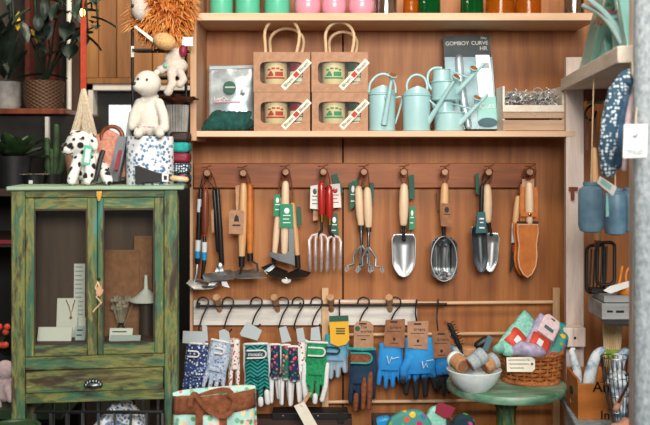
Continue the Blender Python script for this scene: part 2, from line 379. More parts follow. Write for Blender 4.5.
# window in the far wall: boarded top, white frame, dark room and one bright pane
YW = 4.24
w = struct('window_1', MB().pbox(88, 93, 84, 330, YW-.05, .08).pbox(88, 200, 84, 90, YW-.05, .08), 'white_frame')
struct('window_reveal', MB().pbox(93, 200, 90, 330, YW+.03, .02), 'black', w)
struct('window_pane', MB().pbox(109, 137, 105, 152, YW, .02), 'daylight_pane', w)
b = MB()
for i, (x0, x1) in enumerate(((72, 98), (98.5, 116), (116.5, 131), (131.5, 152), (152.5, 170), (170.5, 200))):
    b.pbox(x0, x1, -30, 78, 4.2+.004*(i % 2), .05)
struct('trim_1', b, 'old_boards', bevel=.004)                        # boards above the window
struct('trim_2', MB().pbox(86, 200, 78, 84, 4.18, .06), 'old_boards', bevel=.004)
struct('trim_3', MB().box(X(72, 4.0), X(79, 4.0), 4.0, 4.08, 0, 2.85), 'dark_wood_v')   # dark post
struct('trim_4', MB().box(X(25, 4.1), X(29.5, 4.1), 4.1, 4.18, 1.5, 2.85).box(X(46, 4.1), X(54, 4.1), 4.1, 4.18, 1.5, 2.85), 'beam_red')

t = one('pipe', 'thin white vertical pipe against the grey block wall', 'pipe', MB().tube([V((X(69, 3.9), 3.9, 0)), V((X(69, 3.9), 3.9, 2.85))], .011, 12), 'white_frame')
t = Th('galvanised_post', 'mottled grey galvanised metal post at the right edge of the picture', 'post', (X(646, 1.85), 1.85, 0))
t.part('tube', MB().tube([V((X(646, 1.85), 1.85, .012)), V((X(646, 1.85), 1.85, 2.88))], L(12, 1.85), 28), 'zinc')
t.part('base_plate', MB().box(X(646, 1.85)-.05, X(646, 1.85)+.05, 1.8, 1.9, 0, .012), 'zinc')

# ------------------------------------------------------------------ bookcase
YB, YF = 3.0, 2.76
zs1, zs2 = Z(13, YF), Z(131, YF)       # shelf tops
T = Th('bookcase', 'tall plywood bookcase backing the whole tool display, open shelves on top', 'bookcase', (0, 2.95, 0))
xl0, xl1 = X(190, YF), X(196.5, YF)
T.part('side_panel', MB().box(xl0, xl1, YF, YB, zs2-.03, 2.5), 'edge_pine_v', bevel=.002, label='pale upright side board')
xw = X(190.5, YB); T.part('edge_strip', MB().box(xw, xw+.009, YB-.012, YB, 0, zs2-.03), 'edge_pine_v')
for i, (a, c) in enumerate(((xw, X(343, YB)-.0026), (X(343, YB)+.0026, X(665, YB)))):
    T.part('back_panel', MB().box(a, c, YB, YB+.02, 0, 2.5), 'plywood')
for nm, z, th, x1 in (('shelf', zs1, .022, X(598, YF)), ('shelf', zs2, .017, X(578, YF))):
    s_ = T.part(nm, MB().box(xl1, x1, YF+.004, YB, z-th, z), 'edge_pine', bevel=.001)
    T.part('front_edge', MB().box(xl1, x1, YF, YF+.0035, z-th, z), 'edge_pine', s_)

R = Th('peg_rail', 'long dark brown wooden rail with nine round pegs under the middle shelf', 'peg rail', (X(364, 2.98), 2.98, Z(188, 2.98)))
R.part('board', MB().box(X(193.5, 2.98), X(536, 2.98), 2.975, 2.998, Z(188, 2.975), Z(163, 2.975)), 'rail_brown', bevel=.003)
PEG = [(207, 173), (243, 173), (285.5, 172), (323.5, 172), (364, 172), (404, 172), (445, 172), (489, 172), (530, 172)]
for x, y in PEG:
    p = P(x, y, 2.905); R.part('peg', MB().tube([V((p.x, 2.985, p.z-.012)), V((p.x, 2.95, p.z-.006)), p], [.0085, .009, .0105], 14), 'peg', bevel=.002)
R = Th('coat_rail', 'white painted rail with angled pegs behind the hanging gloves', 'peg rail', (X(305, 2.98), 2.98, Z(325, 2.98)))
R.part('board', MB().box(X(193.5, 2.98), X(417, 2.98), 2.975, 2.998, Z(325.5, 2.975), Z(300.5, 2.975)), 'rail_white', bevel=.002)
for x, y in ((216, 297), (274, 297), (330.5, 297), (389, 297)):
    a = P(x+(4 if x < 300 else 1), y+14, 2.985); c = P(x, y, 2.915)
    R.part('peg', MB().tube([a, c], [.0095, .0125], 14), 'peg', bevel=.002)
RY = 2.94
R = Th('hook_rod', 'thin black metal rod along the white rail carrying the glove hooks', 'rod', (X(300, RY), RY, Z(307, RY)))
R.part('rod', MB().tube([P(196, 306, RY), P(447, 304, RY)], .004, 10), 'black_iron')
for x in (198, 300, 416): R.part('bracket', MB().tube([P(x, 305.3, RY), V((X(x, RY), 2.98, Z(305.3, RY)))], .004, 8), 'black_iron')
D = Th('drying_rack', 'pale wooden rack of dowels between two upright laths', 'rack', (X(440, 2.96), 2.96, .44))
for x0, x1, y0 in ((322, 328.5, 288), (553, 560, 288)):
    D.part('upright', MB().box(X(x0, 2.955), X(x1, 2.955), 2.955, 2.972, .44, Z(y0, 2.955)), 'dowel_v', bevel=.001)
for y, xa in ((303, 325), (334, 325), (401, 325)):
    D.part('dowel', MB().tube([P(xa, y+1, 2.962), P(557, y-1, 2.962)], .0058, 12), 'dowel')

# ------------------------------------------------------------------ green cabinet
CY, CB = 2.35, 2.505
def cx(p): return X(p, CY)
def cz(p): return Z(p, CY)
C = Th('display_cabinet', 'small distressed green and yellow wooden cabinet with two glass doors', 'cabinet', (cx(94), CY+.11, 0))
C.part('top', MB().box(cx(6), cx(184), CY-.012, CB+.022, cz(190), cz(186)), 'green_top', bevel=.003)
for x0, x1 in ((10, 23.5), (163.5, 177)):
    C.part('post', MB().box(cx(x0), cx(x1), CY, CY+.03, 0, cz(190)), 'green_v', bevel=.002)
    C.part('post', MB().box(cx(x0), cx(x1), CB-.03, CB, 0, cz(190)), 'green_v', bevel=.002)
C.part('frieze', MB().box(cx(23.5), cx(163.5), CY+.003, CY+.025, cz(197.5), cz(190)), 'green_h', bevel=.002)
C.part('rail', MB().box(cx(23.5), cx(163.5), CY+.003, CY+.025, cz(369), cz(355.5)), 'green_h', bevel=.002)
C.part('rail', MB().box(cx(23.5), cx(163.5), CY+.003, CY+.025, cz(402), cz(391.5)), 'green_h', bevel=.002)
for x0, x1 in ((11, 14), (172, 176)):
    C.part('side_panel', MB().box(cx(x0), cx(x1), CY+.03, CB-.03, cz(400), cz(190)), 'cab_inside')
C.part('back_panel', MB().box(cx(23), cx(164), CB-.02, CB-.008, cz(400), cz(190)), 'cab_inside')
C.part('inner_shelf', MB().box(cx(14), cx(172), CY+.03, CB-.03, cz(350), cz(345)), 'cab_inside')
C.part('bottom', MB().box(cx(14), cx(172), CY+.03, CB-.03, cz(398), cz(394)), 'cab_inside')
for x0, x1, i0, i1, lab in ((24, 95.5, 33, 85.5, 'left'), (96, 163, 101.5, 153.5, 'right')):
    mb = MB()
    mb.box(cx(x0), cx(i0), CY-.004, CY+.018, cz(355), cz(198)).box(cx(i1), cx(x1), CY-.004, CY+.018, cz(355), cz(198))
    d = C.part('door', mb, 'green_v', bevel=.0025)
    for v0, v1 in ((198, 209), (343.5, 355)): C.part('door_rail', MB().box(cx(i0), cx(i1), CY-.003, CY+.017, cz(v1), cz(v0)), 'green_h', d, bevel=.002)
    C.part('pane', MB().box(cx(i0), cx(i1), CY+.008, CY+.010, cz(343.5), cz(209)), 'glass', d)
    mb = MB()
    for u0, u1, v0, v1 in ((i0, i1, 209, 210.2), (i0, i1, 342.3, 343.5), (i0, i0+1.2, 210.2, 342.3), (i1-1.2, i1, 210.2, 342.3)):
        mb.box(cx(u0), cx(u1), CY-.0045, CY+.006, cz(v1), cz(v0))
    C.part('bead', mb, 'dark_wood', d)
    if lab == 'left':
        C.part('key_twine', MB().tube([P(95.5, 281, CY-.006), P(98, 290, CY-.012), P(94, 297, CY-.012), P(99, 303, CY-.012), P(93, 309, CY-.01), P(91, 312, CY-.01)], .0022, 6).tube([P(96, 281, CY-.006), P(93, 288, CY-.012), P(97, 296, CY-.012), P(101, 290, CY-.01)], .0018, 6), 'rope', d)
        C.part('knob', MB().ell(P(96.5, 279.5, CY-.008), .0045), 'black_iron', d)
        C.part('key_tag', MB().poly(((94, 287), (99, 286), (100.5, 293), (97, 297), (93.5, 294)), CY-.014, .002), 'kraft', d)
C.part('latch', MB().poly(((94, 191), (100, 191), (100, 196), (98, 201.5), (95.5, 201.5), (94, 196)), CY-.008, .006), 'gold', bevel=.001)
d = C.part('drawer', MB().box(cx(24.5), cx(162.5), CY-.003, CY+.02, cz(391), cz(369.5)), 'green_h', bevel=.002)
C.part('drawer_box', MB().box(cx(28), cx(159), CY+.02, CB-.05, cz(390), cz(371)), 'cab_inside', d)
mb = MB()
for i in range(7):
    a = PI*(.08+.84*i/6); q = P(91.5, 385.5, CY-.006)
    mb.ell(q+V((-math.cos(a)*L(7.5, CY), -.006, math.sin(a)*L(5, CY))), (.006, .009, .008))
mb.ell(P(91.5, 385, CY-.01), (L(9, CY), .013, L(3.5, CY)))
C.part('cup_pull', mb, 'steel_dark', d)

IY = 2.44                                        # things standing inside the cabinet
zi = cz(345)
def card(name, label, cat, x0, x1, y0, y1, Y, mat, group=None, base=None, lean=.25, th=.003, lines=0, ink='ink', **kw):
    """a card leaning back a little, its foot at the given height"""
    z1, z0 = Z(y0, Y), (Z(y1, Y) if base is None else base); h = z1-z0
    t = Th(name, label, cat, ((X(x0, Y)+X(x1, Y))/2, Y, z0), group)
    t.part('sheet', MB().hexa([V((X(x0, Y), Y, z0)), V((X(x1, Y), Y, z0)), V((X(x1, Y), Y+th, z0)), V((X(x0, Y), Y+th, z0)), V((X(x0, Y), Y+lean*h, z1)), V((X(x1, Y), Y+lean*h, z1)), V((X(x1, Y), Y+lean*h+th, z1)), V((X(x0, Y), Y+lean*h+th, z1))]), mat)
    if lines:
        mb = MB(); w = X(x1, Y)-X(x0, Y)
        for i in range(lines):
            f = (i+.9)/(lines+.8); zz = z1-h*f;  yy = Y+lean*(zz-z0)-.0006; xw = X(x0, Y)+w*(.12); xe = X(x1, Y)-w*(.12+.25*random.random())
            hh = h*(.18 if lines < 5 else .3)/lines
            mb.hexa([V((xw, yy, zz)), V((xe, yy, zz)), V((xe, yy+.0004, zz)), V((xw, yy+.0004, zz)), V((xw, yy+lean*hh, zz+hh)), V((xe, yy+lean*hh, zz+hh)), V((xe, yy+lean*hh+.0004, zz+hh)), V((xw, yy+lean*hh+.0004, zz+hh))])
        t.part('writing', mb, ink)
    return t
t = card('jewellery_card', 'cream card with a fine necklace standing behind the left cabinet pane', 'card', 56, 77, 299, 327, 2.45, 'paper', base=zi, lean=.12)
t.part('necklace', MB().tube([P(66, 300, 2.459), P(69, 306, 2.457), P(71, 316, 2.452), P(73, 307, 2.457), P(75, 300, 2.459)], .0012, 6).ell(P(71, 317.5, 2.451), .004), 'gold')
card('jewellery_card', 'wide white card lying low in the left corner of the cabinet', 'card', 37, 71, 328, 343, 2.40, 'paper', base=zi, lean=.35)
card('note_sheet', 'tall printed note sheet at the back of the cabinet', 'card', 73.5, 84.5, 264, 330, 2.462, 'paper', base=zi, lean=.03, lines=16, ink='saw_grey')
card('jewellery_card', 'small pale blue card by the left door stile', 'card', 75, 85, 327, 343, 2.41, 'paper_grey', base=zi, lean=.3, lines=2)
card('jewellery_card', 'small white card half hidden beside the necklace card', 'card', 78, 85, 318, 330, 2.43, 'paper', base=zi, lean=.1)
card('jewellery_card', 'wide white card behind the right pane under the dried flowers', 'card', 109, 132, 329, 343, 2.405, 'paper', base=zi, lean=.35, lines=2)
card('jewellery_card', 'low grey white card in front of the dried flower vase', 'card', 110, 140, 336, 344, 2.385, 'paper_grey', base=zi, lean=.6)
card('cardboard_sheet', 'brown cardboard sheet leaning inside the cabinet behind the right pane', 'card', 103, 139, 250, 330, 2.467, 'kraft_dark', base=zi, lean=.02)
card('cardboard_sheet', 'narrow brown cardboard piece standing inside the cabinet behind the taller sheet', 'card', 134, 152, 236, 330, 2.474, 'kraft_dark', base=zi, lean=.01)
t = Th('dried_flower_vase', 'small dark vase with a dried posy behind the right cabinet pane', 'vase', (X(121, IY), IY, zi))
t.part('vase', MB().lathe((X(121, IY), IY, zi), [(.006, 0), (.012, .004), (.014, .02), (.007, .035), (.009, .042)], 18), 'pot_dark')
mb = MB()
for i in range(46):
    a, r = random.random()*6.28, random.random()
    p = P(121, 316, IY)+V((math.cos(a)*.035*r, math.sin(a)*.02*r, .03*random.random()+.02))
    mb.tube([P(121, 333, IY), p], .0008, 4); mb.ell(p, .004+.004*random.random(), nu=6, nv=4)
t.part('posy', mb, 'dried')
t = Th('jewellery_stand', 'white cone topped ring stand on a dark stem inside the cabinet', 'stand', (X(146, IY), IY, zi))
t.part('stem', MB().lathe((X(146, IY), IY, zi), [(.03, 0), (.03, .004), (.018, .01), (.016, .10)], 20), 'dark_wood_v')
t.part('cone', MB().lathe((X(146, IY), IY, zi+.10), [(.044, 0), (.045, .004), (.025, .016), (.006, .033), (.004, .07)], 28), 'white')

C.o.location = C.loc+V((-.010, 0, 0)); C.o.scale = (.972, 1, 1); C.o.rotation_euler = (0, 0, math.radians(7.5))
# things under and beside the cabinet
t = Th('wire_crate', 'black slatted metal crate on the floor under the cabinet', 'crate', (cx(95), 2.46, 0))
mb = MB(); zt = Z(411, 2.4)
for z in (.02, zt*.35, zt*.7, zt):
    t.part('rim', MB().tube([V((cx(30), 2.389, z)), V((cx(160), 2.389, z)), V((cx(160), 2.551, z)), V((cx(30), 2.551, z))], .0055, 6, loop=True), 'black_iron')
mb = MB()
for i in range(9):
    x = cx(30+130*i/8)
    mb.box(x-.003, x+.003, 2.385, 2.392, 0, zt).box(x-.003, x+.003, 2.548, 2.555, 0, zt)
t.part('bars', mb, 'steel_dark')
mb = MB()
for k in range(3): mb.tube([V((cx(88+k*8), 2.44+.03*k, .67)), V((cx(103+k*4), 2.46+.03*k, Z(406-k*2, 2.46)-.012)), V((cx(128), 2.47+.02*k, .68))], .02, 12, rnd=True)
mb.box(cx(60), cx(140), 2.41, 2.53, .02, .66)
one('fabric_roll', 'pale striped cloth bundle poking out of the black crate under the cabinet', 'cloth', mb, 'toile')
t = Th('bucket', 'dark olive round metal tub at the bottom left corner', 'tub', (X(16, 2.1), 2.1, .62))
t.part('body', MB().lathe((X(14, 2.1), 2.1, .62), [(.05, 0), (.055, .13), (.054, .165)], 30), 'forest')
t.part('rim', MB().tube([V((X(14, 2.1)+.056*math.cos(a), 2.1+.056*math.sin(a), .786)) for a in (i*PI/15 for i in range(30))], .005, 8, loop=True), 'forest')
t = Th('stool', 'dark low stool under the olive tub at the left edge', 'stool', (X(14, 2.1), 2.1, 0))
t.part('seat', MB().lathe((X(14, 2.1), 2.1, .59), [(.13, 0), (.13, .03)], 30), 'dark_wood')
for i in range(3):
    a = i*2.1; t.part('leg', MB().tube([V((X(14, 2.1)+.08*math.cos(a), 2.1+.08*math.sin(a), .59)), V((X(14, 2.1)+.12*math.cos(a), 2.1+.12*math.sin(a), .0))], .014, 10), 'dark_wood')
# plush at the far left edge, on a dark low shelf
t = Th('low_shelf', 'dark shelving with a red lip at the left edge behind the cabinet', 'shelf', (-1.2, 3.2, 0))
t.part('board', MB().box(-1.6, -.86, 2.95, 3.4, Z(410, 2.95)-.03, Z(410, 2.95)), 'forest', label='dull green board')
t.part('board', MB().box(-1.75, -.9, 3.2, 3.6, Z(240, 3.2)-.025, Z(240, 3.2)), 'dark_wood')
t.part('shelf_lip', MB().box(-1.75, -.9, 3.19, 3.199, Z(240, 3.2)-.012, Z(240, 3.2)), 'maroon', label='thin red strip')
t.part('board', MB().box(-1.75, -.9, 3.2, 3.6, Z(189, 3.2)-.025, Z(189, 3.2)), 'dark_wood')
for x in (-1.72, -.93): t.part('upright', MB().box(x, x+.03, 3.4, 3.6, 0, Z(189, 3.2)-.026), 'dark_wood_v')
t.part('back_panel', MB().box(-1.75, -.9, 3.61, 3.63, 0, Z(116, 3.6)), 'dark_plaster')
mb = MB(); q = P(4, 386, 3.05)
mb.ell(q, (.045, .04, .055)).ell(q+V((.01, -.02, .06)), (.032, .03, .032)).tube([q+V((.02, -.03, .01)), q+V((.04, -.05, -.03))], .014, 10, rnd=True).tube([q+V((-.02, -.03, -.03)), q+V((0, -.06, -.055))], .016, 10, rnd=True)
one('plush_toy', 'pale pink plush sitting low at the left edge behind the cabinet', 'soft toy', mb, 'sock_pink', remesh=.004)
def plant(name, label, cx_, Y, z, potmb, potmat, leaves, soilr, lmat, group=None):
    t = Th(name, label, 'plant', (cx_, Y, z), group); p = t.part('pot', potmb, potmat)
    mb = MB(); leaves(mb); t.part('foliage', mb, lmat); return t
# flowers at left edge
mb = MB(); g_ = MB()
t = Th('potted_flower', 'red flowering plant in the dark at the left edge beside the cabinet', 'plant', (X(3, 3.3), 3.3, Z(410, 2.95)))
for i in range(30):
    a = random.random()*6.28; p = P(4+random.uniform(-8, 6), 340+random.uniform(-14, 14), 3.3+random.uniform(-.08, .05))
    leaf(g_, P(2, 372, 3.3), p-P(2, 372, 3.3)+V((0, 0, .02)), .14, .05)
    if i < 9: mb.ell(P(4+random.uniform(-6, 3), random.choice((327, 332, 341, 345)), 3.18), .012, nu=8, nv=6)
t.part('pot', MB().lathe((X(3, 3.3), 3.3, Z(410, 2.95)), [(.05, 0), (.07, .1), (.072, .13)], 20), 'pot_dark'); t.part('foliage', g_, 'leaf_dark'); t.part('blossom', mb, 'band_red')
# ------------------------------------------------------------------ plants at the far left
YP = 3.6
t = Th('plant_shelf', 'weathered brown plank shelf holding two pots at the upper left', 'shelf', (X(20, YP), YP, Z(116, YP)))
t.part('board', MB().prism([V((-2.0, YP-.02, Z(114, YP))), P(66, 114, YP-.02), V((X(66, YP)-.02, 4.2, Z(114, YP))), V((-2.0, 4.2, Z(114, YP)))], (0, 0, .022)), 'handle_brown', bevel=.003)
for px in (6, 43): t.part('bracket', MB().box(X(px, 4.0), X(px, 4.0)+.05, 3.9, 4.3, Z(114, YP)-.06, Z(114, YP)), 'dark_wood')
zs = Z(108.5, YP)+.004
def strands(mb, base, n, R, up, wid=.05, ln=.16, lo=0.):
    for i in range(int(n*.8)):
        a = random.random()*6.28; e = base+V((math.cos(a)*R*random.random(), math.sin(a)*R*.5*random.random(), lo+up*random.random()))
        leaf(mb, base.lerp(e, .45), (e-base)+V((0, 0, .02)), ln*random.uniform(.6, 1.2), wid, droop=random.uniform(.1, .6))
Yq = 3.72
t = Th('potted_plant', 'dark trailing plant in a pale ribbed metal pot on the plank shelf', 'plant', (X(6, Yq), Yq, zs))
c = V((X(6, Yq), Yq, zs)); h = L(27, Yq)
t.part('pot', MB().lathe(c, [(.055, 0), (.058, .01)]+[(.058+.002*(i % 2), .01+i*h/12) for i in range(1, 12)]+[(.062, h), (.054, h), (.05, h-.02)], 26), 'pot_white')
t.part('soil', MB().lathe(c, [(.05, h-.03), (.05, h-.015), (.005, h-.012)], 20), 'soil')
mb = MB(); strands(mb, c+V((0, 0, h)), 26, .16, .34, .045, .16); t.part('foliage', mb, 'leaf_dark')
t = Th('potted_plant', 'tall long stemmed plant in a round woven basket on the plank shelf', 'plant', (X(44, Yq), Yq, zs))
c = V((X(44, Yq), Yq, zs)); h = L(27, Yq); r = L(20.5, Yq)
t.part('basket', MB().lathe(c, [(r*.86, 0), (r*.94, h*.3), (r, h), (r*.95, h+.003), (r*.9, h-.02)], 36), 'basket_brown')
t.part('soil', MB().lathe(c, [(r*.88, h-.03), (r*.88, h-.015), (.005, h-.012)], 24), 'soil')
mb = MB(); st = MB(); top = c+V((0, 0, h-.01))
for (x1, y1, x2, y2) in ((62, 42, 96, 26), (50, 50, 44, 8), (58, 60, 84, 34), (40, 60, 22, 20), (54, 30, 60, 2), (64, 50, 76, 2)):
    p1, p2 = P(x1, y1, Yq-.05), P(x2, y2, Yq-.12); pm = top.lerp(p1, .5)+V((.01, 0, .02))
    st.tube([top, pm, p1, p2], [.006, .005, .004, .003], 6)
    for k in range(4):
        q = p1.lerp(p2, .35+.2*k); leaf(mb, q, V((random.uniform(-1, 1), random.uniform(-1, .2), random.uniform(-.8, .3))), random.uniform(.08, .12), random.uniform(.04, .07), droop=.3)
t.part('stem', st, 'leaf_dark'); t.part('foliage', mb, 'leaf_grey')
mb = MB()
for (x, y) in ((17, 16), (20, 12), (34, 32), (31, 30)): leaf(mb, P(x, y, Yq-.1), V((random.uniform(-.6, .6), -.3, -.6)), .06, .025)
t.part('yellow_leaf', mb, 'leaf_yellow', label='yellow dying leaves')
# hanging vine over the top left
t = Th('hanging_plant', 'dark leafy vine hanging down from above at the top left', 'plant', P(70, 0, 3.5), None)
mb = MB(); st = MB()
for (x, y, yy) in ((36, 22, 3.5), (62, 6, 3.45), (76, 20, 3.4), (88, 34, 3.4), (98, 28, 3.4), (92, 10, 3.45), (50, 12, 3.5), (8, 10, 3.5), (14, 30, 3.5)):
    st.tube([P(x-4, -60, yy), P(x-3, -20, yy), P(x, y, yy)], .004, 6)
    for k in range(2):
        q = P(x+random.uniform(-7, 7), y-random.uniform(0, 26), yy); leaf(mb, q, V((random.uniform(-1, 1), random.uniform(-.6, .1), random.uniform(-1.2, .1))), random.uniform(.06, .1), random.uniform(.035, .06))
t.part('stem', st, 'leaf_dark'); t.part('foliage', mb, 'leaf_grey')
# dark pots on the low shelf (top board at y 189)
zb = Z(189, 3.2)
t = Th('potted_succulent', 'broad leaved succulent in a black pot in the shade left of the toy dog', 'plant', (X(14, 3.3), 3.3, zb))
c = V((X(14, 3.3), 3.3, zb)); h = L(32, 3.3)
t.part('pot', MB().lathe(c, [(.05, 0), (.066, h), (.06, h), (.056, h-.02)], 24), 'pot_dark'); t.part('soil', MB().lathe(c, [(.057, h-.03), (.057, h-.014), (.004, h-.012)], 20), 'soil')
mb = MB()
for k in range(16):
    a = k*2.4; leaf(mb, c+V((0, 0, h-.02)), V((math.cos(a), math.sin(a), .25+.09*k)), .13, .065, droop=.15)
t.part('foliage', mb, 'leaf_mid')
t = Th('potted_cactus', 'slim upright green cactus beside the white strip of the shelf', 'plant', (X(52, 3.35), 3.35, zb))
c = V((X(52, 3.35), 3.35, zb)); t.part('pot', MB().lathe(c, [(.028, 0), (.036, .05), (.033, .05), (.03, .04), (.003, .042)], 20), 'pot_dark')
mb = MB()
for dx, h in ((-.015, .14), (.012, .19), (.034, .12), (0, .1)):
    for k in range(1): mb.tube([c+V((dx*.5, 0, .035)), c+V((dx, .004, .08)), c+V((dx*1.3, 0, .035+h))], [.012, .015, .011], 10, rnd=True)
t.part('stem', mb, 'cactus')
t = Th('potted_succulent', 'tiny reddish succulent in a small black pot with a white dot label', 'plant', (X(34, 3.22), 3.26, zb))
c = V((X(34, 3.26), 3.26, zb)); t.part('pot', MB().lathe(c, [(.03, 0), (.038, .05), (.034, .05), (.03, .04), (.003, .042)], 20), 'pot_dark'); mb = MB()
for k in range(12): a = k*2.4; leaf(mb, c+V((0, 0, .04)), V((math.cos(a), math.sin(a), .5)), .05, .02)
t.part('foliage', mb, 'dried'); t.part('label', MB().box(c.x-.006, c.x+.008, c.y-.04, c.y-.038, c.z+.018, c.z+.03), 'paper')
one('white_strip', 'narrow white upright strip behind the cactus', 'strip', MB().box(X(45, 3.58), X(48.5, 3.58), 3.58, 3.6, zb, Z(117, 3.6)), 'white_frame')

# ------------------------------------------------------------------ red strap, bulb, macrame
YM = 3.0
t = Th('light_bulb', 'small glowing bulb on a cord beside the red strap at upper left', 'bulb', P(82, 18, YM+.06))
t.part('glass', MB().ell(P(82.5, 12.5, YM+.06), (L(2.6, 3), L(2.6, 3), L(4.2, 3))), 'bulb'); t.part('socket', MB().tube([P(82.5, 8.5, YM+.06), P(82.5, 3, YM+.06)], .008, 12), 'black')
t.part('cord', MB().tube([P(82.5, 3, YM+.06), V((X(82.5, YM), YM+.06, 2.88))], .003, 8), 'black')
one('red_strap', 'orange red hanging strap that carries the cream macrame', 'strap', MB().box(X(80.5, YM), X(86, YM), YM, YM+.006, Z(92, YM), Z(17, YM)).tube([P(83.2, 17, YM), V((X(83.2, YM), YM, 2.88))], .003, 6), 'strap_red')
t = Th('macrame_hanger', 'cream knotted macrame hanger behind the spotted toy dog', 'hanger', P(84, 186, YM))
mb = MB()
for x0, x1, x2 in ((82, 79, 72), (83, 81, 76), (84, 87, 91), (85, 89, 95), (83.5, 84, 84), (84, 85, 87)):
    mb.tube([P(83.5, 90, YM), P(x0, 96, YM-.01), P(x1, 112, YM-.02), P(x2, 136, YM-.02), P(x2*.8+16, 160, YM-.01), P(x2*.9+8, 185, YM)], .0085, 8)
t.part('cords', mb, 'macrame')
t.part('pouch', MB().lathe(P(83, 182, YM+.03), [(.01, 0), (.05, .02), (.06, .1), (.04, .16), (.03, .19)], 22).wobble(.006), 'kraft_pink')

# ------------------------------------------------------------------ toys and tins on the cabinet
zc = cz(186)
def yb(Y): return HZ+(EYE-zc)*F/Y      # row where the cabinet top lies at depth Y
def mouth(mb, pts, r=.0012): mb.tube(pts, r, 6)
Yd = 2.44
t = Th('toy_dog', 'white black spotted plush dog with a mint tag on the green cabinet', 'soft toy', (X(86, Yd), Yd, zc))
mb = MB()
mb.ell(P(80, 143, Yd-.02), (L(14, Yd), .034, L(12.5, Yd))).ell(P(69, 149, Yd-.03), (L(8, Yd), .022, L(6.5, Yd)))
mb.ell(P(86, 163, Yd+.01), (L(15, Yd), .034, L(19, Yd))).ell(P(98, 172, Yd+.02), (L(13, Yd), .035, L(12, Yd)))
mb.tube([P(78, 160, Yd-.03), P(74, 172, Yd-.045), P(72, 180.5, Yd-.05)], [L(5.5, Yd)]*2+[L(5, Yd)], 12, rnd=True)
mb.tube([P(91, 160, Yd-.04), P(90, 172, Yd-.055), P(88, 180.5, Yd-.06)], [L(5.5, Yd)]*2+[L(5, Yd)], 12, rnd=True)
mb.tube([P(104, 172, Yd-.03), P(108, 180.5, Yd-.05)], L(5.2, Yd), 12, rnd=True)
body = t.part('body', mb, 'dalmatian', remesh=.0045)
t.part('ear', MB().ell(P(93, 142, Yd-.035), (L(4.5, Yd), .01, L(9, Yd)), Matrix.Rotation(-.3, 3, 'Y')), 'dalmatian', body)
t.part('ear', MB().ell(P(74, 134, Yd+.005), (L(4, Yd), .01, L(5, Yd)), Matrix.Rotation(.6, 3, 'Y')), 'dalmatian', body)
t.part('nose', MB().ell(P(63.5, 147.5, Yd-.045), (.006, .005, .005)), 'black', body)
t.part('eye', MB().ell(P(74, 139.5, Yd-.05), .0045), 'black', body); t.part('eye', MB().ell(P(83, 138, Yd-.052), .0045), 'black', body)
t.part('mouth', MB().tube([P(64, 153, Yd-.05), P(68, 154.5, Yd-.056), P(73, 153, Yd-.054)], .0015, 6), 'black', body)
g_ = t.part('harness', MB().tube([P(103, 151, Yd-.03), P(100, 160, Yd-.045), P(98, 170, Yd-.05), P(95, 181, Yd-.05)], L(2.6, Yd), 8), 'black')
tag = t.part('tag', MB().hexa([P(82, 164, Yd-.062), P(90, 166, Yd-.062), P(90, 166, Yd-.060), P(82, 164, Yd-.060), P(84.5, 144.5, Yd-.062), P(92.5, 146.5, Yd-.062), P(92.5, 146.5, Yd-.060), P(84.5, 144.5, Yd-.060)]), 'mint_tin')
t.part('tag_label', MB().poly(((84.2, 162), (88.8, 163), (90.6, 149.5), (86, 148.5)), Yd-.063, .0006), 'paper', tag)

Ybr = 2.465
t = Th('floral_tin', 'white tin with blue floral print that the white bear sits on', 'tin', (X(150, Ybr), Ybr, zc))
ztin = Z(136, Ybr-.06); r = L(23.5, Ybr)
t.part('body', MB().lathe((X(150, Ybr), Ybr, zc), [(r*.98, 0), (r, .003), (r, ztin-zc-.008), (r*.97, ztin-zc)], 40, .72), 'toile')
t = Th('toy_bear', 'cream plush bear sitting on the blue floral tin looking left', 'soft toy', (X(150, Ybr), Ybr, ztin))
mb = MB()
mb.ell(P(147.5, 83.5, Ybr-.03), (L(13.5, Ybr), .036, L(13, Ybr))).ell(P(139.5, 86, Ybr-.05), (L(7, Ybr), .022, L(6.5, Ybr)))
mb.ell(P(150, 116, Ybr), (L(13, Ybr), .034, L(20, Ybr))).tube([P(150, 94, Ybr), P(150, 104, Ybr)], L(9, Ybr), 14)
mb.tube([P(159, 103, Ybr-.02), P(163.5, 115, Ybr-.03), P(165, 128, Ybr-.035)], [L(5, Ybr), L(5, Ybr), L(4.6, Ybr)], 12, rnd=True)
mb.tube([P(139.5, 103, Ybr-.02), P(134, 115, Ybr-.02), P(132, 126, Ybr-.02)], [L(5, Ybr), L(5, Ybr), L(4.6, Ybr)], 12, rnd=True)
mb.tube([P(143, 130, Ybr-.02), P(138, 133.5, Ybr-.06)], L(4.8, Ybr), 12, rnd=True).tube([P(157, 130, Ybr-.02), P(160, 133.5, Ybr-.06)], L(4.8, Ybr), 12, rnd=True)
mb.ell(P(157, 72.5, Ybr-.005), (L(3.4, Ybr), .009, L(3.6, Ybr)))
bd = t.part('body', mb, 'plush_white', remesh=.004)
t.part('nose', MB().ell(P(134.2, 83.5, Ybr-.066), (.0065, .005, .005)), 'black', bd)
t.part('eye', MB().ell(P(138, 79, Ybr-.064), .0035), 'black', bd); t.part('eye', MB().ell(P(147, 79.5, Ybr-.066), .0035), 'black', bd)
t.part('waistband', MB().tube([V((X(150, Ybr)+L(14.4, Ybr)*math.cos(a), Ybr+.037*math.sin(a), Z(126.5, Ybr))) for a in (i*PI/15 for i in range(30))], .0022, 6, loop=True), 'sock_pink', bd)
Yh = 2.40
t = Th('hatchet', 'black sheathed hatchet with a wooden handle end lying before the floral tin', 'hatchet', (X(155, Yh), Yh, zc))
t.part('sheath', MB().prism([P(135, 165.5, Yh), P(140, 166.5, Yh), P(156, 172.5, Yh), P(172, 174.5, Yh), P(172, 181, Yh), P(135, 184, Yh)], (0, .012, 0)), 'black', bevel=.002)
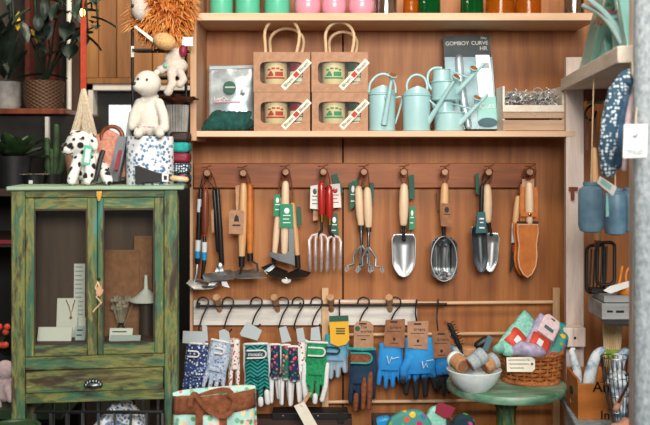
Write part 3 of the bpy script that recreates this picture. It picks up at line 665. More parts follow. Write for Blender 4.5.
s_ = t.part('buckle', MB().prism([P(162, 173, Yh-.002), P(168.5, 174, Yh-.002), P(168.5, 181.5, Yh-.002), P(162, 181.5, Yh-.002)], (0, .002, 0)), 'steel')
t.part('buckle_hole', MB().prism([P(163.8, 175.5, Yh-.003), P(167, 175.8, Yh-.003), P(167, 180, Yh-.003), P(163.8, 180, Yh-.003)], (0, .001, 0)), 'black', s_)
t.part('handle', MB().tube([P(172, 178, Yh+.006), P(180, 178.8, Yh+.006), P(186, 179.5, Yh+.006)], [L(3, Yh), L(2.6, Yh), L(2.8, Yh)], 12, rnd=True), 'handle')
Yb_ = 2.49
t = Th('handbag', 'dusky pink woven handbag with a round brown handle behind the toy dog', 'bag', (X(108, Yb_), Yb_, zc))
mb = MB()
mb.tube([P(95, 178, Yb_), P(97, 140, Yb_), P(108, 134, Yb_), P(118, 138, Yb_), P(120, 178, Yb_)], L(6, Yb_), 12, flat=.5)
mb.ell(P(107, 160, Yb_), (L(14, Yb_), .024, L(24, Yb_)))
t.part('body', mb, 'bag_pink', remesh=.004)
t.part('handle', MB().tube(arc(P(112, 137, Yb_-.005), L(10.5, Yb_), -.2, PI+.4, 18), .006, 10), 'handle_brown')
t = Th('book', 'framed grey book with red edge leaning between toy dog and floral tin', 'book', (X(115, 2.43), 2.43, zc))
t.part('cover', MB().prism([P(107, 181, 2.43), P(118, 181.5, 2.43), P(127, 137, 2.47), P(118, 136, 2.47)], (.004, .012, 0)), 'steel_dark')
t.part('spine', MB().prism([P(114, 170, 2.428), P(117.8, 170, 2.428), P(122, 150, 2.447), P(118.5, 150, 2.447)], (0, .003, 0)), 'maroon')
t = Th('book', 'mint blue picture book leaning upright against the floral tin', 'book', (X(122, 2.5), 2.5, zc))
t.part('cover', MB().prism([P(119, 180, 2.51), P(124, 180, 2.51), P(133, 112, 2.53), P(129, 112, 2.53)], (0, .014, 0)), 'paper_grey')
# back corner by the bookcase
Yk = 2.70
t = Th('display_stand', 'black wire stand beside the bookcase carrying the plush rabbit', 'stand', (X(160, Yk), Yk, 0))
t.part('post', MB().tube([V((X(132.5, Yk), Yk+.02, 0)), P(132.5, 24, Yk+.02)], .0045, 8), 'black_iron')
t.part('post', MB().tube([P(186, 138, Yk+.06), P(186, 2, Yk+.06)], .0045, 8), 'black_iron')
z = Z(76.5, Yk); t.part('shelf', MB().box(X(158, Yk), X(187, Yk), Yk-.03, Yk+.06, z-.005, z), 'black_iron')
z2 = Z(49, Yk); t.part('shelf', MB().box(X(132.5, Yk), X(187, Yk), Yk-.01, Yk+.06, z2-.005, z2), 'black_iron')
z3 = Z(138, Yk); t.part('shelf', MB().box(X(132.5, Yk), X(187, Yk), Yk-.03, Yk+.06, z3-.005, z3), 'black_iron')
t.part('price_strip', MB().prism([P(134, 27, Yk-.045), P(136, 25.5, Yk-.045), P(158, 42, Yk-.045), P(155.5, 44.5, Yk-.045)], (0, .003, 0)), 'paper', label='slanting white paper strip')
t.part('price_holder', MB().pbox(182, 193, 37, 46, Yk-.02, .004), 'paper', label='white ticket')
t.part('clip', MB().pbox(131, 134, 46, 57, Yk+.01, .003), 'paper')
t = Th('toy_lion', 'shaggy orange plush lion on top of the black wire stand', 'soft toy', (X(168, Yk), Yk+.02, z2))
mb = MB(); Yl = Yk+.02
mb.ell(P(166, 10, Yl), (L(22, Yl), .05, L(28, Yl)))
bd = t.part('body', mb, 'fur_orange')
t.part('muzzle', MB().ell(P(140.5, 8.5, Yl-.05), (L(9.5, Yl), .034, L(12.5, Yl))).ell(P(137, 2, Yl-.055), (L(6, Yl), .02, L(6, Yl))), 'plush_grey', bd, remesh=.004, label='pale plush muzzle')
t.part('nose', MB().ell(P(133, 6, Yl-.075), .006), 'black', bd)
t.part('paw', MB().ell(P(164.5, 41.5, Yl-.085), (L(11.5, Yl), .03, L(8.5, Yl)), Matrix.Rotation(.3, 3, 'Y')), 'plush_cream', bd, label='cream paw')
for k, mt in enumerate(('fur_orange', 'fur_orange_light')):
    mb = MB()
    for i in range(360):
        a, b_ = random.uniform(0, 2*PI), random.uniform(-1, 1); s_ = math.sqrt(1-b_*b_)
        n = V((s_*math.cos(a), -abs(s_*math.sin(a)), b_)); p = P(166, 10, Yl)+V((n.x*L(21, Yl), n.y*.05, n.z*L(27, Yl)))
        d = V((n.x*.6+random.uniform(-.6, .6), n.y*.5-.15, n.z*.3-.3+random.uniform(-.4, .4))).normalized(); ln = random.uniform(.02, .042)
        mb.tube([p, p+d*ln*.5+n*.014, p+d*ln+n*.012+V((0, 0, -.01))], [.0024, .0024, .0008], 4)
    for i in range(34):      # long wisps left of the muzzle
        p = P(random.uniform(136, 152), random.uniform(4, 26), Yl-.02); d = V((random.uniform(-1, -.2), -.2, random.uniform(-.5, .35)))
        mb.tube([p, p+d*.03, p+d*.055+V((0, 0, -.01))], [.0018, .0015, .0006], 4)
    t.part('mane', mb, mt, bd)
t = Th('toy_rabbit', 'small grey and white plush rabbit seated on the wire stand with dangling legs', 'soft toy', (X(172, Yk), Yk, z))
z = Z(76.5, Yk); mb = MB()
mb.ell(P(175, 66, Yk-.01), (L(13, Yk), .03, L(9, Yk))).ell(P(176, 54, Yk-.005), (L(6.5, Yk), .02, L(7, Yk))).ell(P(161, 70, Yk-.02), (L(5, Yk), .016, L(5, Yk)))
mb.tube([P(171, 73, Yk-.035), P(172, 84, Yk-.045), P(168, 92, Yk-.05)], [.013, .012, .014], 10, rnd=True).tube([P(180, 72, Yk-.035), P(184, 80, Yk-.045), P(180, 84, Yk-.05)], [.013, .012, .013], 10, rnd=True)
mb.tube([P(172, 50, Yk-.01), P(168, 59, Yk-.025)], [.009, .012], 10, rnd=True)
bd = t.part('body', mb, 'plush_grey', remesh=.004)
t.part('scarf', MB().ell(P(183, 51, Yk-.02), (L(4, Yk), .012, L(6, Yk))), 'maroon', bd); t.part('eye', MB().ell(P(169, 50, Yk-.036), .003), 'black', bd)
t.part('bow', MB().ell(P(165, 66, Yk-.036), (.006, .004, .005)), 'mint_tin', bd)
z3 = Z(138, Yk)
t = Th('ribbed_pot', 'grey white ribbed planter with brown leathery leaves behind the toy bear', 'plant', (X(177, Yk), Yk+.01, z3))
c = V((X(177, Yk), Yk+.01, z3)); r = L(11, Yk); h = L(33, Yk); R = []
for f, zz in ((.8, 0), (.84, .003), (1, h), (.93, h), (.9, h-.015)):
    R.append([c+V(((r*f+.0015*math.cos(24*a))*math.cos(a), (r*f+.0015*math.cos(24*a))*math.sin(a), zz)) for a in (2*PI*j/96 for j in range(96))])
t.part('pot', MB().rings(R), 'pot_white'); mb = MB()
for i in range(16): a = i*2.4; leaf(mb, c+V((0, 0, h-.012)), V((math.cos(a), math.sin(a), 1.2)), random.uniform(.06, .085), .045, droop=.5)
t.part('foliage', mb, 'leather_dark')
mb = MB()
for i, m in enumerate(('sock_dark', 'knit_navy', 'maroon', 'cuff_teal', 'dark_wood')):
    z = Z(184, 2.66)+i*.031
    one('folded_cloth', ['dark floral cloth, lowest of the folded stack behind the hatchet', 'navy dotted cloth, second from the bottom of the stack beside the bookcase', 'maroon cloth in the middle of the folded stack beside the bookcase', 'teal cloth near the top of the folded stack beside the bookcase', 'dark brown cloth, topmost of the folded stack beside the bookcase'][i], 'cloth',
        MB().box(X(170, 2.66), X(189, 2.66), 2.645, 2.72, z, z+.03), m, 'folded cloths beside the bookcase', bevel=.009)
one('plinth', 'dark narrow plinth beside the cabinet under the folded cloths', 'plinth', MB().box(X(160, 2.66), X(188, 2.66), 2.645, 2.73, Z(184, 2.66)-.012, Z(184, 2.66)).box(X(150, 2.66), X(172, 2.66), 2.66, 2.72, 0, Z(184, 2.66)-.012), 'dark_wood_v')
# ------------------------------------------------------------------ top shelf (only the feet of things show)
Yt = 2.85
def zy(px): return (X(px, Yt), Yt, zs1)
for i, (x0, x1) in enumerate(((210, 233), (235.5, 260), (264.5, 290))):
    c = V(zy((x0+x1)/2)); r = L((x1-x0)/2, Yt)
    t = Th('mint_tin', ['mint green canister, leftmost on the top shelf beside the side board', 'mint green canister, second of three on the top shelf', 'mint green canister next to the pink vases on the top shelf'][i], 'canister', c, 'mint canisters on the top shelf')
    t.part('body', MB().lathe(c, [(r*.94, 0), (r, .004), (r, .13), (r*.97, .134)], 36), 'mint_tin'); t.part('lid', MB().lathe(c+V((0, 0, .134)), [(r*1.02, 0), (r*1.02, .02), (r*.9, .026), (.004, .027)], 36), 'mint_tin')
    t.part('base_ring', MB().tube([c+V((r*math.cos(a), r*math.sin(a), .004)) for a in (k*PI/20 for k in range(40))], .0016, 6, loop=True), 'mint_tin')
for i, (x0, x1) in enumerate(((294, 321), (321.5, 346.5), (348, 375))):
    c = V(zy((x0+x1)/2)); r = L((x1-x0)/2, Yt)
    one('pink_vase', ['glossy pink round vase beside the mint canisters on the top shelf', 'glossy pink round vase, middle of the three on the top shelf', 'glossy pink round vase beside the clear jar on the top shelf'][i], 'vase',
        MB().lathe(c, [(r*.66, 0), (r*.8, .004), (r*.97, .022), (r, .04), (r*.9, .062), (r*.6, .082), (r*.38, .1), (r*.44, .125), (r*.36, .125), (r*.3, .1)], 36), 'pink_vase', 'pink vases on the top shelf')
def jar(name, label, px, rad, h, mat, group=None, ribs=0, neck=True):
    c = V(zy(px)); r = L(rad, Yt); R = []
    pr = [(.9, 0), (1, .004), (1.0, .03), (.98, h*.6), (.55, h*.75), (.45, h), (.38, h), (.45, h*.74), (.9, h*.58), (.92, .008), (.02, .006)]
    for f, z in pr:
        R.append([c+V((r*f*(1+(.05*math.cos(ribs*a) if ribs else 0))*math.cos(a), r*f*(1+(.05*math.cos(ribs*a) if ribs else 0))*math.sin(a), z)) for a in (2*PI*j/64 for j in range(64))])
    return one(name, label, 'glass', MB().rings(R), mat, group)
jar('glass_jar', 'clear glass jar between the pink vases and the amber glass', 386, 11, .1, 'clear_glass')
jar('glass_vase', 'small amber glass just left of the green bottles', 411, 8, .09, 'amber', 'amber glasses on the top shelf')
jar('ribbed_glass', 'ribbed dark green glass beside the small amber glass', 429, 11, .1, 'bottle_green', 'green glasses on the top shelf', 14)
jar('ribbed_glass', 'ribbed dark green glass beside the wide amber glasses', 472, 11, .1, 'bottle_green', 'green glasses on the top shelf', 14)
jar('glass_vase', 'wide amber glass next to the ribbed green glass', 500, 14.5, .1, 'amber', 'amber glasses on the top shelf')
jar('glass_vase', 'wide amber glass at the right of the row', 528, 13, .1, 'amber', 'amber glasses on the top shelf')
jar('glass_jar', 'clear glass jar at the right end of the top shelf', 574, 10, .1, 'clear_glass')

# ------------------------------------------------------------------ middle shelf
Ys = 2.84
# silver pouch and green cloth
Yp = 2.91
t = Th('silver_pouch', 'silver grey packet with a round green logo leaning on the middle shelf', 'packet', (X(231, Yp), Yp, zs2))
def f(u, v):
    y = .012*math.sin(PI*u)*math.sin(PI*min(1, v*1.1))
    return P(209+45*u+(1-v)*-1.5*0, 128-63*v+1.5*u, Yp-.015+.04*v)+V((0, -y-.005*mnoise.noise(V((u*4, v*4, 1))), 0))
b = t.part('packet', MB().grid(f, 16, 20), 'bag_silver', solid=.004)
t.part('header', MB().poly(((209.5, 69.5), (253, 68), (253.2, 65), (209.6, 66.5)), Yp+.018, .004), 'paper_grey', b)
t.part('logo', MB().lathe(P(229.5, 87.5, Yp-.012), [(.001, 0), (L(6.4, Yp), .0005), (L(6.4, Yp), .0015), (.001, .002)], 28, M=Matrix.Rotation(PI/2, 3, 'X')), 'tag_dkgreen', b)
t.part('logo_band', MB().pbox(225, 235, 86.5, 88, Yp-.0155, .0008), 'paper_grey', b)
t.part('hang_hole', MB().lathe(P(243, 91, Yp-.012), [(.001, 0), (L(2.5, Yp), .0005), (L(2.5, Yp), .0015), (.001, .002)], 18, M=Matrix.Rotation(PI/2, 3, 'X')), 'steel_dark', b)
t.part('pink_line', MB().pbox(214, 240, 101.2, 102.4, Yp-.0185, .0008), 'pink_vase', b)
t.text('LugQu', P(214, 98.6, Yp-.0185), .017, 'paper', ax='LEFT')
mb = MB(); q = V((X(228.5, 2.80), 2.81, zs2))
mb.ell(q+V((-.03, 0, .022)), (.052, .035, .022)).ell(q+V((.03, .0, .025)), (.05, .036, .026)).ell(q+V((0, .01, .038)), (.05, .03, .022)).ell(q+V((-.035, .01, .036)), (.03, .03, .03))
for k in range(7): mb.tube([q+V((-.075+.02*k, -.028, .008)), q+V((-.05+.018*k, -.036, .03+.012*math.sin(k))), q+V((-.03+.016*k, -.02, .055))], .009, 8, rnd=True)
one('green_cloth', 'crumpled dark green cloth in front of the silver packet', 'cloth', mb.wobble(.004, 40), 'cloth_dkgreen', remesh=.004)
# gift boxes
def gift(x0, x1, y0, y1, zb, label, col, handle, ink, second, key):
    """kraft box with a window, two tins inside and a slanted paper seal"""
    Yg, dp = 2.79, .095
    w0, w1 = X(x0, Yg), X(x1, Yg); h = L(y1-y0, Yg); zt_ = zb+h
    t = Th('gift_box', label, 'gift box', ((w0+w1)/2, Yg+dp/2, zb), 'kraft gift boxes on the middle shelf')
    fx0, fx1, fz0, fz1 = w0+L(6.5, Yg), w1-L(7, Yg), zb+h*.2, zb+h*.76; th = .0025
    mb = MB(); mb.box(w0, w1, Yg+dp-th, Yg+dp, zb, zt_).box(w0, w0+th, Yg, Yg+dp-th, zb, zt_).box(w1-th, w1, Yg, Yg+dp-th, zb, zt_).box(w0+th, w1-th, Yg, Yg+dp-th, zb, zb+th).box(w0+th, w1-th, Yg, Yg+dp-th, zt_-th, zt_)
    # front with a round cornered window
    n = 40; R0, R1 = [], []
    for i in range(n):
        a = 2*PI*i/n; ca, sa = math.cos(a), math.sin(a); k = 1/max(abs(ca), abs(sa))
        R0.append(V(((w0+w1)/2+(w1-w0-2*th)/2*ca*k, Yg, (zb+zt_)/2+(h-2*th)/2*sa*k)))
        e = 7.; q = (abs(ca)**e+abs(sa)**e)**(-1/e)
        R1.append(V(((fx0+fx1)/2+(fx1-fx0)/2*ca*q, Yg, (fz0+fz1)/2+(fz1-fz0)/2*sa*q)))
    off = V((0, th, 0)); mb.rings([R0, R1, [p+off for p in R1], [p+off for p in R0]], cap=False)
    b = t.part('box', mb, 'kraft_pink')
    t.part('film', MB().box(fx0-.003, fx1+.003, Yg+th+.0004, Yg+th+.0008, fz0-.003, fz1+.003), 'film', b)
    # tins
    for (cx_, rr, cm, lm, big) in ((x0+(x1-x0)*.39, 11.8, 'cream', ink, 1), (x0+(x1-x0)*.81, 9.6, second, 'label_ivory', 0)):
        c = V((X(cx_, Yg+.04), Yg+.047, zb+th+.001)); r = L(rr, Yg); hh = h*(.74 if big else .7)
        tn = t.part('tin', MB().lathe(c, [(r*.97, 0), (r, .002), (r, hh), (r*.96, hh+.001), (r*.96, hh+.004)], 36), cm)
        t.part('tin_lid', MB().lathe(c+V((0, 0, hh)), [(r*1.01, 0), (r*1.01, .009), (r*.95, .01), (.002, .0095)], 36), 'steel' if big else cm, tn)
        def band(z0, z1, a0, a1, mt, nm, rf=1.012):
            t.part(nm, MB().grid(lambda u, v: c+V((r*rf*math.cos(a0+(a1-a0)*u), r*rf*math.sin(a0+(a1-a0)*u), z0+(z1-z0)*v)), 16, 1), mt, tn)
        if big:
            mb = MB()                         # arched lettering block and little gabled picture, as printed on the tin
            A = lambda u, z: c+V((r*1.012*math.cos(-PI/2+u), r*1.012*math.sin(-PI/2+u), z))
            for u0, u1, zz0, zz1 in ((-.9, .9, .42, .48), (-.7, -.15, .51, .54), (.0, .72, .51, .66), (-.7, -.4, .7, .76), (-.3, .0, .74, .8), (.1, .38, .74, .8), (.45, .72, .7, .76)):
                mb.grid(lambda u, v, u0=u0, u1=u1, zz0=zz0, zz1=zz1: A(u0+(u1-u0)*u, hh*(zz0+(zz1-zz0)*v)), 8, 1)
            mb.grid(lambda u, v: A(-.72+.62*u*(1-v*.8)+.3*v, hh*(.54+.14*v)), 8, 1)
            t.part('print', mb, ink, tn)
        else:
            band(hh*.22, hh*.72, -2.9, -.2, 'label_ivory', 'label'); band(hh*.32, hh*.35, -2.4, -.7, 'ink', 'print', 1.02); band(hh*.5, hh*.53, -2.4, -.7, 'ink', 'print', 1.02)
    # slanted seal, lower left to upper right
    a, c = P(x0+(x1-x0)*.52, y1-2.2, Yg-.0015), P(x1-.5, y0+(y1-y0)*.28-1, Yg-.0015); d = (c-a).normalized(); nn = V((-d.z, 0, d.x)); hw = L(3.1, Yg)
    sl = t.part('seal', MB().prism([a-nn*hw, c-nn*hw, c+nn*hw, a+nn*hw], (0, .0008, 0)), 'label_ivory')
    m = a.lerp(c, .5); o2 = V((0, -.0006, 0))
    t.part('seal_stamp', MB().prism([m-d*.0085-nn*hw*.75+o2, m+d*.0085-nn*hw*.75+o2, m+d*.0085+nn*hw*.75+o2, m-d*.0085+nn*hw*.75+o2], (0, .0005, 0)), 'ink_red', sl)
    for k in (.22, .78): t.text('Bloem', a.lerp(c, k)+V((0, -.001, 0)), .0145, 'ink', rot=-math.atan2(d.z, d.x))
    if handle:
        for k, yy in ((0, Yg+.012), (1, Yg+dp-.012)):
            hc = V(((w0+w1)/2+(0 if k == 0 else .012), yy, zt_)); rw = L(17.5 if x0 < 300 else 14.5, Yg)
            hh = L(35 if x0 < 300 else 30.5, Yg)*(1 if k == 0 else .78)
            pts = [hc+V((-rw*.93, 0, -.01)), hc+V((-rw*.97, 0, hh*.3))]+[hc+V((rw*1.0*math.cos(a), 0, hh*.5+hh*.5*math.sin(a))) for a in (PI-PI*i/12 for i in range(13))]+[hc+V((rw*.97, 0, hh*.3)), hc+V((rw*.8, 0, -.01))]
            t.part('rope_handle', MB().tube(pts, .0048, 8), 'rope')
    return zt_
z1 = gift(254, 310, 91, 130, zs2, 'kraft gift box with red labelled tin, under the left handled box', 0, False, 'ink_red', 'maroon', 1)
gift(253.5, 310, 50.5, 90.5, z1+.0008, 'kraft gift bag box with rope handle and red labelled tin, on top at left', 0, True, 'ink_red', 'maroon', 2)
z1 = gift(312, 368, 91, 130, zs2, 'kraft gift box with green labelled tin, under the right handled box', 0, False, 'ink_green', 'forest', 3)
gift(311.5, 368, 50.5, 90.5, z1+.0008, 'kraft gift bag box with rope handle and green labelled tin, on top at right', 0, True, 'ink_green', 'forest', 4)

# watering cans
def can(label, Y, zb, cx_, rad, hb, low, spout, rose_at, arch, brace, side=0., ry=0.):
    """watering can with brim, hood, arched handle, long straight spout and brace; spout = two px points with their depth offsets"""
    k = L(1, Y); c = V((X(cx_, Y), Y, zb)); r = rad*k; h = hb*k
    t = Th('watering_can', label, 'watering can', c, 'pale blue watering cans on the middle shelf')
    b = t.part('body', MB().lathe(c, [(r*.95, 0), (r*.97, .003), (r, h-.005), (r*1.04, h-.004), (r*1.06, h-.002), (r*1.04, h), (r*.2, h+.001)], 44), 'can_blue')
    t.part('rim', MB().tube([c+V((r*math.cos(a), r*math.sin(a), .004)) for a in (q*PI/18 for q in range(36))], .0016, 6, loop=True), 'can_blue', b)
    if low:   # open neck, narrower than the body and set back
        n = c+V((-r*.3, 0, h)); t.part('neck', MB().lathe(n, [(r*.6, 0), (r*.58, low*k-.003), (r*.62, low*k-.001), (r*.6, low*k), (r*.5, low*k), (r*.5, .002)], 30), 'can_blue', b)
    else:     # half hood rising to a point at the middle of the front
        t.part('hood', MB().grid(lambda a, v: c+V((r*.96*math.cos(PI+PI*a), r*.96*math.sin(PI+PI*a), h+v*8.5*k*(1-abs(2*a-1))**.9)), 24, 6), 'can_blue', b, solid=.0015)
    (x0, y0, o0), (x1, y1, o1) = spout
    A, B = P(x0, y0, Y+o0), P(x1, y1, Y+o1)
    s_ = t.part('spout', MB().tube([A, A.lerp(B, .3), A.lerp(B, .7), B], [3.0*k, 2.5*k, 1.9*k, 1.5*k], 14), 'can_blue')
    q = P(rose_at[0], rose_at[1], Y+rose_at[2]); ax = V((rose_at[3], -.55, .85)).normalized(); M = ax.to_track_quat('Z', 'Y').to_matrix()
    t.part('rose', MB().lathe(q, [(1.1*k, -7*k), (2.0*k, -2.5*k), (4.0*k, -.5*k), (4.6*k, .6*k), (4.4*k, 1.1*k), (.1*k, 1.2*k)], 24, M=M), 'can_blue', s_)
    t.part('rose_face', MB().lathe(q+ax*1.25*k, [(3.7*k, 0), (3.6*k, .5*k), (.1*k, .9*k)], 24, M=M), 'copper', s_, label='copper coloured sprinkler plate')
    t.part('brace', MB().tube([P(x, y, Y+o) for x, y, o in brace], 1.0*k, 8), 'can_blue')
    t.part('handle', MB().tube(spl([P(x, y, Y+o) for x, y, o in arch]), 1.35*k, 10), 'can_blue')
    if side: t.part('back_handle', MB().tube(spl([P(cx_+rad-1, 98, Y+.02), P(cx_+rad+5.5, 97, Y+.02), P(cx_+rad+6, 102, Y+.02), P(cx_+rad-.5, 124, Y+.02)]), 1.0*k, 8), 'can_blue')
soft('copper', '#b5703c', '#d3945c', .4, .5, 90.)
can('pale blue watering can facing forward, beside the gift boxes', 2.83, zs2, 382, 13.6, 37.5, 0, ((384, 124.5, -.05), (391.5, 80, -.075)), (392.5, 76, -.08, .25),
    ((369, 93, 0), (370, 84, 0), (376, 76.5, 0), (384, 74, 0), (391, 77.5, 0), (395, 85, 0), (395.5, 93, 0)), ((385, 97, -.042), (388, 101, -.06)), 1)
can('pale blue watering can standing second from the gift boxes, spout to the right', 2.83, zs2, 416.5, 14, 36.5, 0, ((427.5, 123, -.015), (454, 81, -.07)), (456, 77.5, -.075, .5),
    ((407.5, 94, 0), (407, 84, 0), (411, 77, 0), (417.5, 74.8, 0), (424, 78, 0), (427, 85, 0), (426.5, 94, 0)), ((426, 97, -.01), (437, 107, -.035)))
zl4 = zs2
can('low pale blue watering can on the shelf under the raised one', 2.85, zs2, 449, 15, 19.5, 11, ((459, 124, -.03), (488, 94, -.06)), (477, 98.5, -.055, .25),
    ((437, 111, .01), (433, 106, .01), (434, 101.5, .01), (440, 101.5, .01)), ((452, 103.5, 0), (473, 109.5, -.045)))
can('pale blue watering can standing on top of the low can', 2.85, zs2+L(30.7, 2.85), 446, 15, 19.5, 12, ((456, 93, -.03), (484.5, 63, -.06)), (473.5, 69, -.055, .25),
    ((432.5, 91, .0), (428, 83, .0), (428.5, 73, .0), (434, 68.2, .0), (442, 68, .0)), ((447, 69, 0), (470, 78.5, -.045)))
# saw in its card
Yw = 2.9
t = Th('saw_package', 'folding saw in a dark carded blister pack behind the watering cans', 'package', (X(470, Yw), Yw, zs2))
def lean(px, py, o=0.): return P(px, py, Yw)+V((0, .045*(130-py)/95-o, 0))
def quad(p, o, th): return MB().prism([lean(x, y, o) for x, y in p], (0, th, 0))
b = t.part('card', quad(((446.5, 129.5), (497.5, 129.5), (492, 33.5), (445, 34.5)), 0, .002), 'saw_card')
t.part('blister', quad(((448, 129), (497.5, 129), (494, 56), (446, 56)), .003, .003), 'blister', b)
s_ = t.part('saw_handle', MB().tube([lean(460, 57, .014), lean(461, 80, .016), lean(464, 104, .016), lean(468, 126, .014)], [.012, .013, .013, .011], 12, flat=.6, rnd=True), 'saw_grey')
t.part('pivot', MB().lathe(lean(460, 58, .018), [(.001, -.004), (L(3.2, Yw), -.004), (L(3.2, Yw), .001)], 20, M=Matrix.Rotation(PI/2, 3, 'X')), 'black', s_)
t.part('saw_blade', quad(((477, 54), (491, 54), (494, 98), (480, 98)), .007, .003), 'steel', s_)
t.part('blade_grip', quad(((482, 62), (490, 62), (491, 68), (483, 68)), .009, .002), 'steel_dark', s_)
l = t.part('label', quad(((477, 97), (496, 96), (497, 121), (478, 121)), .0095, .002), 'mint')
t.part('guard', MB().lathe(lean(487.5, 122.5, .006), [(.001, -.006), (L(9.5, Yw), -.006), (L(9.5, Yw), .004), (.001, .004)], 26, .5, M=Matrix.Rotation(PI/2, 3, 'X')), 'ink_blue', b)
tl = math.radians(-1)
t.text('GOMBOY', lean(459, 42, .0012), .0178, 'label_ivory', rot=-.02); t.text('CURVE', lean(481.8, 41.5, .0012), .0175, 'label_ivory', rot=-.02)
t.text('Silky', lean(486, 36.3, .0012), .011, 'label_ivory'); t.text('HR', lean(485.5, 47, .0012), .019, 'label_ivory')
t.text('Cuts', lean(487, 106, .0125), .025, 'ink_white', rot=-.1)
# white crate of metal shred
Yc = 2.80
t = Th('small_crate', 'small whitewashed slatted crate full of curly metal at the shelf end', 'crate', (X(534, Yc), Yc+.06, zs2))
mb = MB(); z0, z1 = zs2, Z(86, Yc); a0, a1 = X(503, Yc), X(565, Yc)
hh = z1-z0
for f0, f1, m_ in ((.02, .25, 'crate_wood'), (.29, .42, 'crate_wood'), (.43, .58, 'board_white')): 
    t.part('slat', MB().box(a0, a1, Yc, Yc+.006, z0+hh*f0, z0+hh*f1), m_, bevel=.001)#hh*f1)
for f0, f1 in ((.02, .27), (.32, .57), (.62, .95)): t.part('slat', MB().box(a0, a1, Yc+.124, Yc+.13, z0+hh*f0, z0+hh*f1), 'crate_wood', bevel=.001)
for x in (a0, a1-.007): t.part('end_board', MB().box(x, x+.007, Yc+.006, Yc+.124, z0, z1), 'board_white', bevel=.001)
t.part('base', MB().box(a0+.007, a1-.007, Yc+.006, Yc+.124, z0+.001, z0+.006), 'crate_wood')
mb = MB()
for i in range(150):
    p = V((random.uniform(a0+.018, a1-.018), random.uniform(Yc+.016, Yc+.115), z0+hh*(.3+.58*random.random()**.6))); r = random.uniform(.006, .012)
    M = Matrix.Rotation(random.random()*6, 3, 'X') @ Matrix.Rotation(random.random()*6, 3, 'Z')
    mb.tube([p+M @ V((r*math.cos(a), r*math.sin(a), .003*a)) for a in (k*.7 for k in range(10))], .0018, 5)
o = one('metal_shred', 'tangle of bright curly metal strips heaped in the small white crate', 'metal curls', mb, 'steel_shred'); o['kind'] = 'stuff'
# ------------------------------------------------------------------ hand tools hanging on the pegs
TG = 'hand tools hanging on the peg rail'
def stick(pts, Y, rs, n=12, rnd=True):
    return MB().tube([P(x, y, Y) for x, y in pts], [L(r, Y) for r in rs], n, rnd=rnd)
def wgrip(pa, pb, Y, w):
    """turned wooden grip from pa to pb (px), widest near the middle"""
    pts = [(pa[0]+(pb[0]-pa[0])*t, pa[1]+(pb[1]-pa[1])*t) for t in (0, .08, .25, .5, .75, .92, 1)]
    return stick(pts, Y, [w*.40, w*.46, w*.5, w*.53, w*.5, w*.42, w*.40])
def loop(t, peg, top, Y, mat='cord_brown', r=.0022, sp=1.8):
    """cord from the tool's grip up over its peg"""
    a = P(top[0], top[1], Y); pk = P(peg[0], peg[1]-4.2, 2.935)
    pts = [a+V((-L(.6, Y), 0, 0)), P((top[0]+peg[0])/2-sp*1.8, (top[1]+peg[1])/2, (Y+2.935)/2), pk+V((-L(sp*2, Y), 0, -L(2.5, Y))), pk, pk+V((L(sp*2, Y), 0, -L(2.5, Y))), P((top[0]+peg[0])/2+sp*1.8, (top[1]+peg[1])/2, (Y+2.935)/2), a+V((L(.6, Y), 0, 0))]
    t.part('cord', MB().tube(pts, r, 6).tube([pk+V((-L(5.5, Y), -.012, L(1.5, Y))), pk+V((0, -.014, L(1.4, Y))), pk+V((L(4.6, Y), -.012, L(3.4, Y)))], r*.9, 6), mat)
def slip(t, pp, Y, mat, nm='tag', marks=0, ink='ink_white', parent=None):
    b = t.part(nm, MB().poly(pp, Y, .0012), mat, parent)
    if marks:
        xs = [p[0] for p in pp]; ys = [p[1] for p in pp]; x0, x1, y0, y1 = min(xs), max(xs), min(ys), max(ys); mb = MB()
        for i in range(marks):
            y = y0+(y1-y0)*(.45+.45*i/max(1, marks)); mb.pbox(x0+(x1-x0)*.22, x1-(x1-x0)*(.22+.1*(i % 2)), y, y+.9, Y-.0006, .0005)
        mb.ell(P((x0+x1)/2, y0+(y1-y0)*.28, Y), (L((x1-x0)*.2, Y), .0008, L((y1-y0)*.12, Y)))
        t.part('print', mb, ink, b)
    return b
def tool(name, label, px, py, Y, cat='garden tool'): return Th(name, label, cat, P(px, py, Y), TG)
p1 = PEG[0]
t = tool('hand_hoe', 'black handled hoe with white and blue bands, nearest the side board', 198, 285, 2.945)
t.part('handle', stick(((200.8, 190), (199.5, 215), (197.5, 262)), 2.945, (2.2, 2.5, 2.6)), 'black')
t.part('band', stick(((199.9, 199), (199.3, 212)), 2.945, (2.6, 2.6), rnd=False), 'white_band'); t.part('band', stick(((198.2, 240), (197.9, 251)), 2.945, (2.9, 2.9), rnd=False), 'white_band'); t.part('band', stick(((197.9, 251), (197.6, 258)), 2.945, (3, 3), rnd=False), 'blue_band')
t.part('neck', stick(((197.5, 262), (196.5, 274), (194, 281)), 2.945, (1.5, 1.4, 1.3)), 'steel')
t.part('blade', MB().prism([P(186, 284, 2.93), P(190, 280, 2.95), P(214, 281, 2.95), P(220, 285, 2.925), P(212, 289, 2.9), P(194, 290, 2.9)], (0, .002, .003)), 'chrome', bevel=.0006)
loop(t, p1, (200.8, 188), 2.945, 'black', .0014, 1.2)
t = tool('hand_weeder', 'red brown handled weeder with black shaft and blue band on first peg', 205, 278, 2.915)
t.part('handle', wgrip((205.5, 192), (204.8, 232), 2.915, 7.4), 'handle_brown'); t.part('shaft', stick(((204.8, 231), (204.2, 262), (202, 278)), 2.915, (1.7, 2.2, 1.6)), 'black')
t.part('collar', stick(((204.8, 231), (204.7, 236)), 2.915, (2, 2), rnd=False), 'red_paint'); t.part('band', stick(((204.5, 242), (204.3, 252)), 2.915, (2.9, 2.7), rnd=False), 'white_band'); t.part('band', stick(((204.3, 252), (204.2, 260)), 2.915, (2.8, 2.7), rnd=False), 'blue_band')
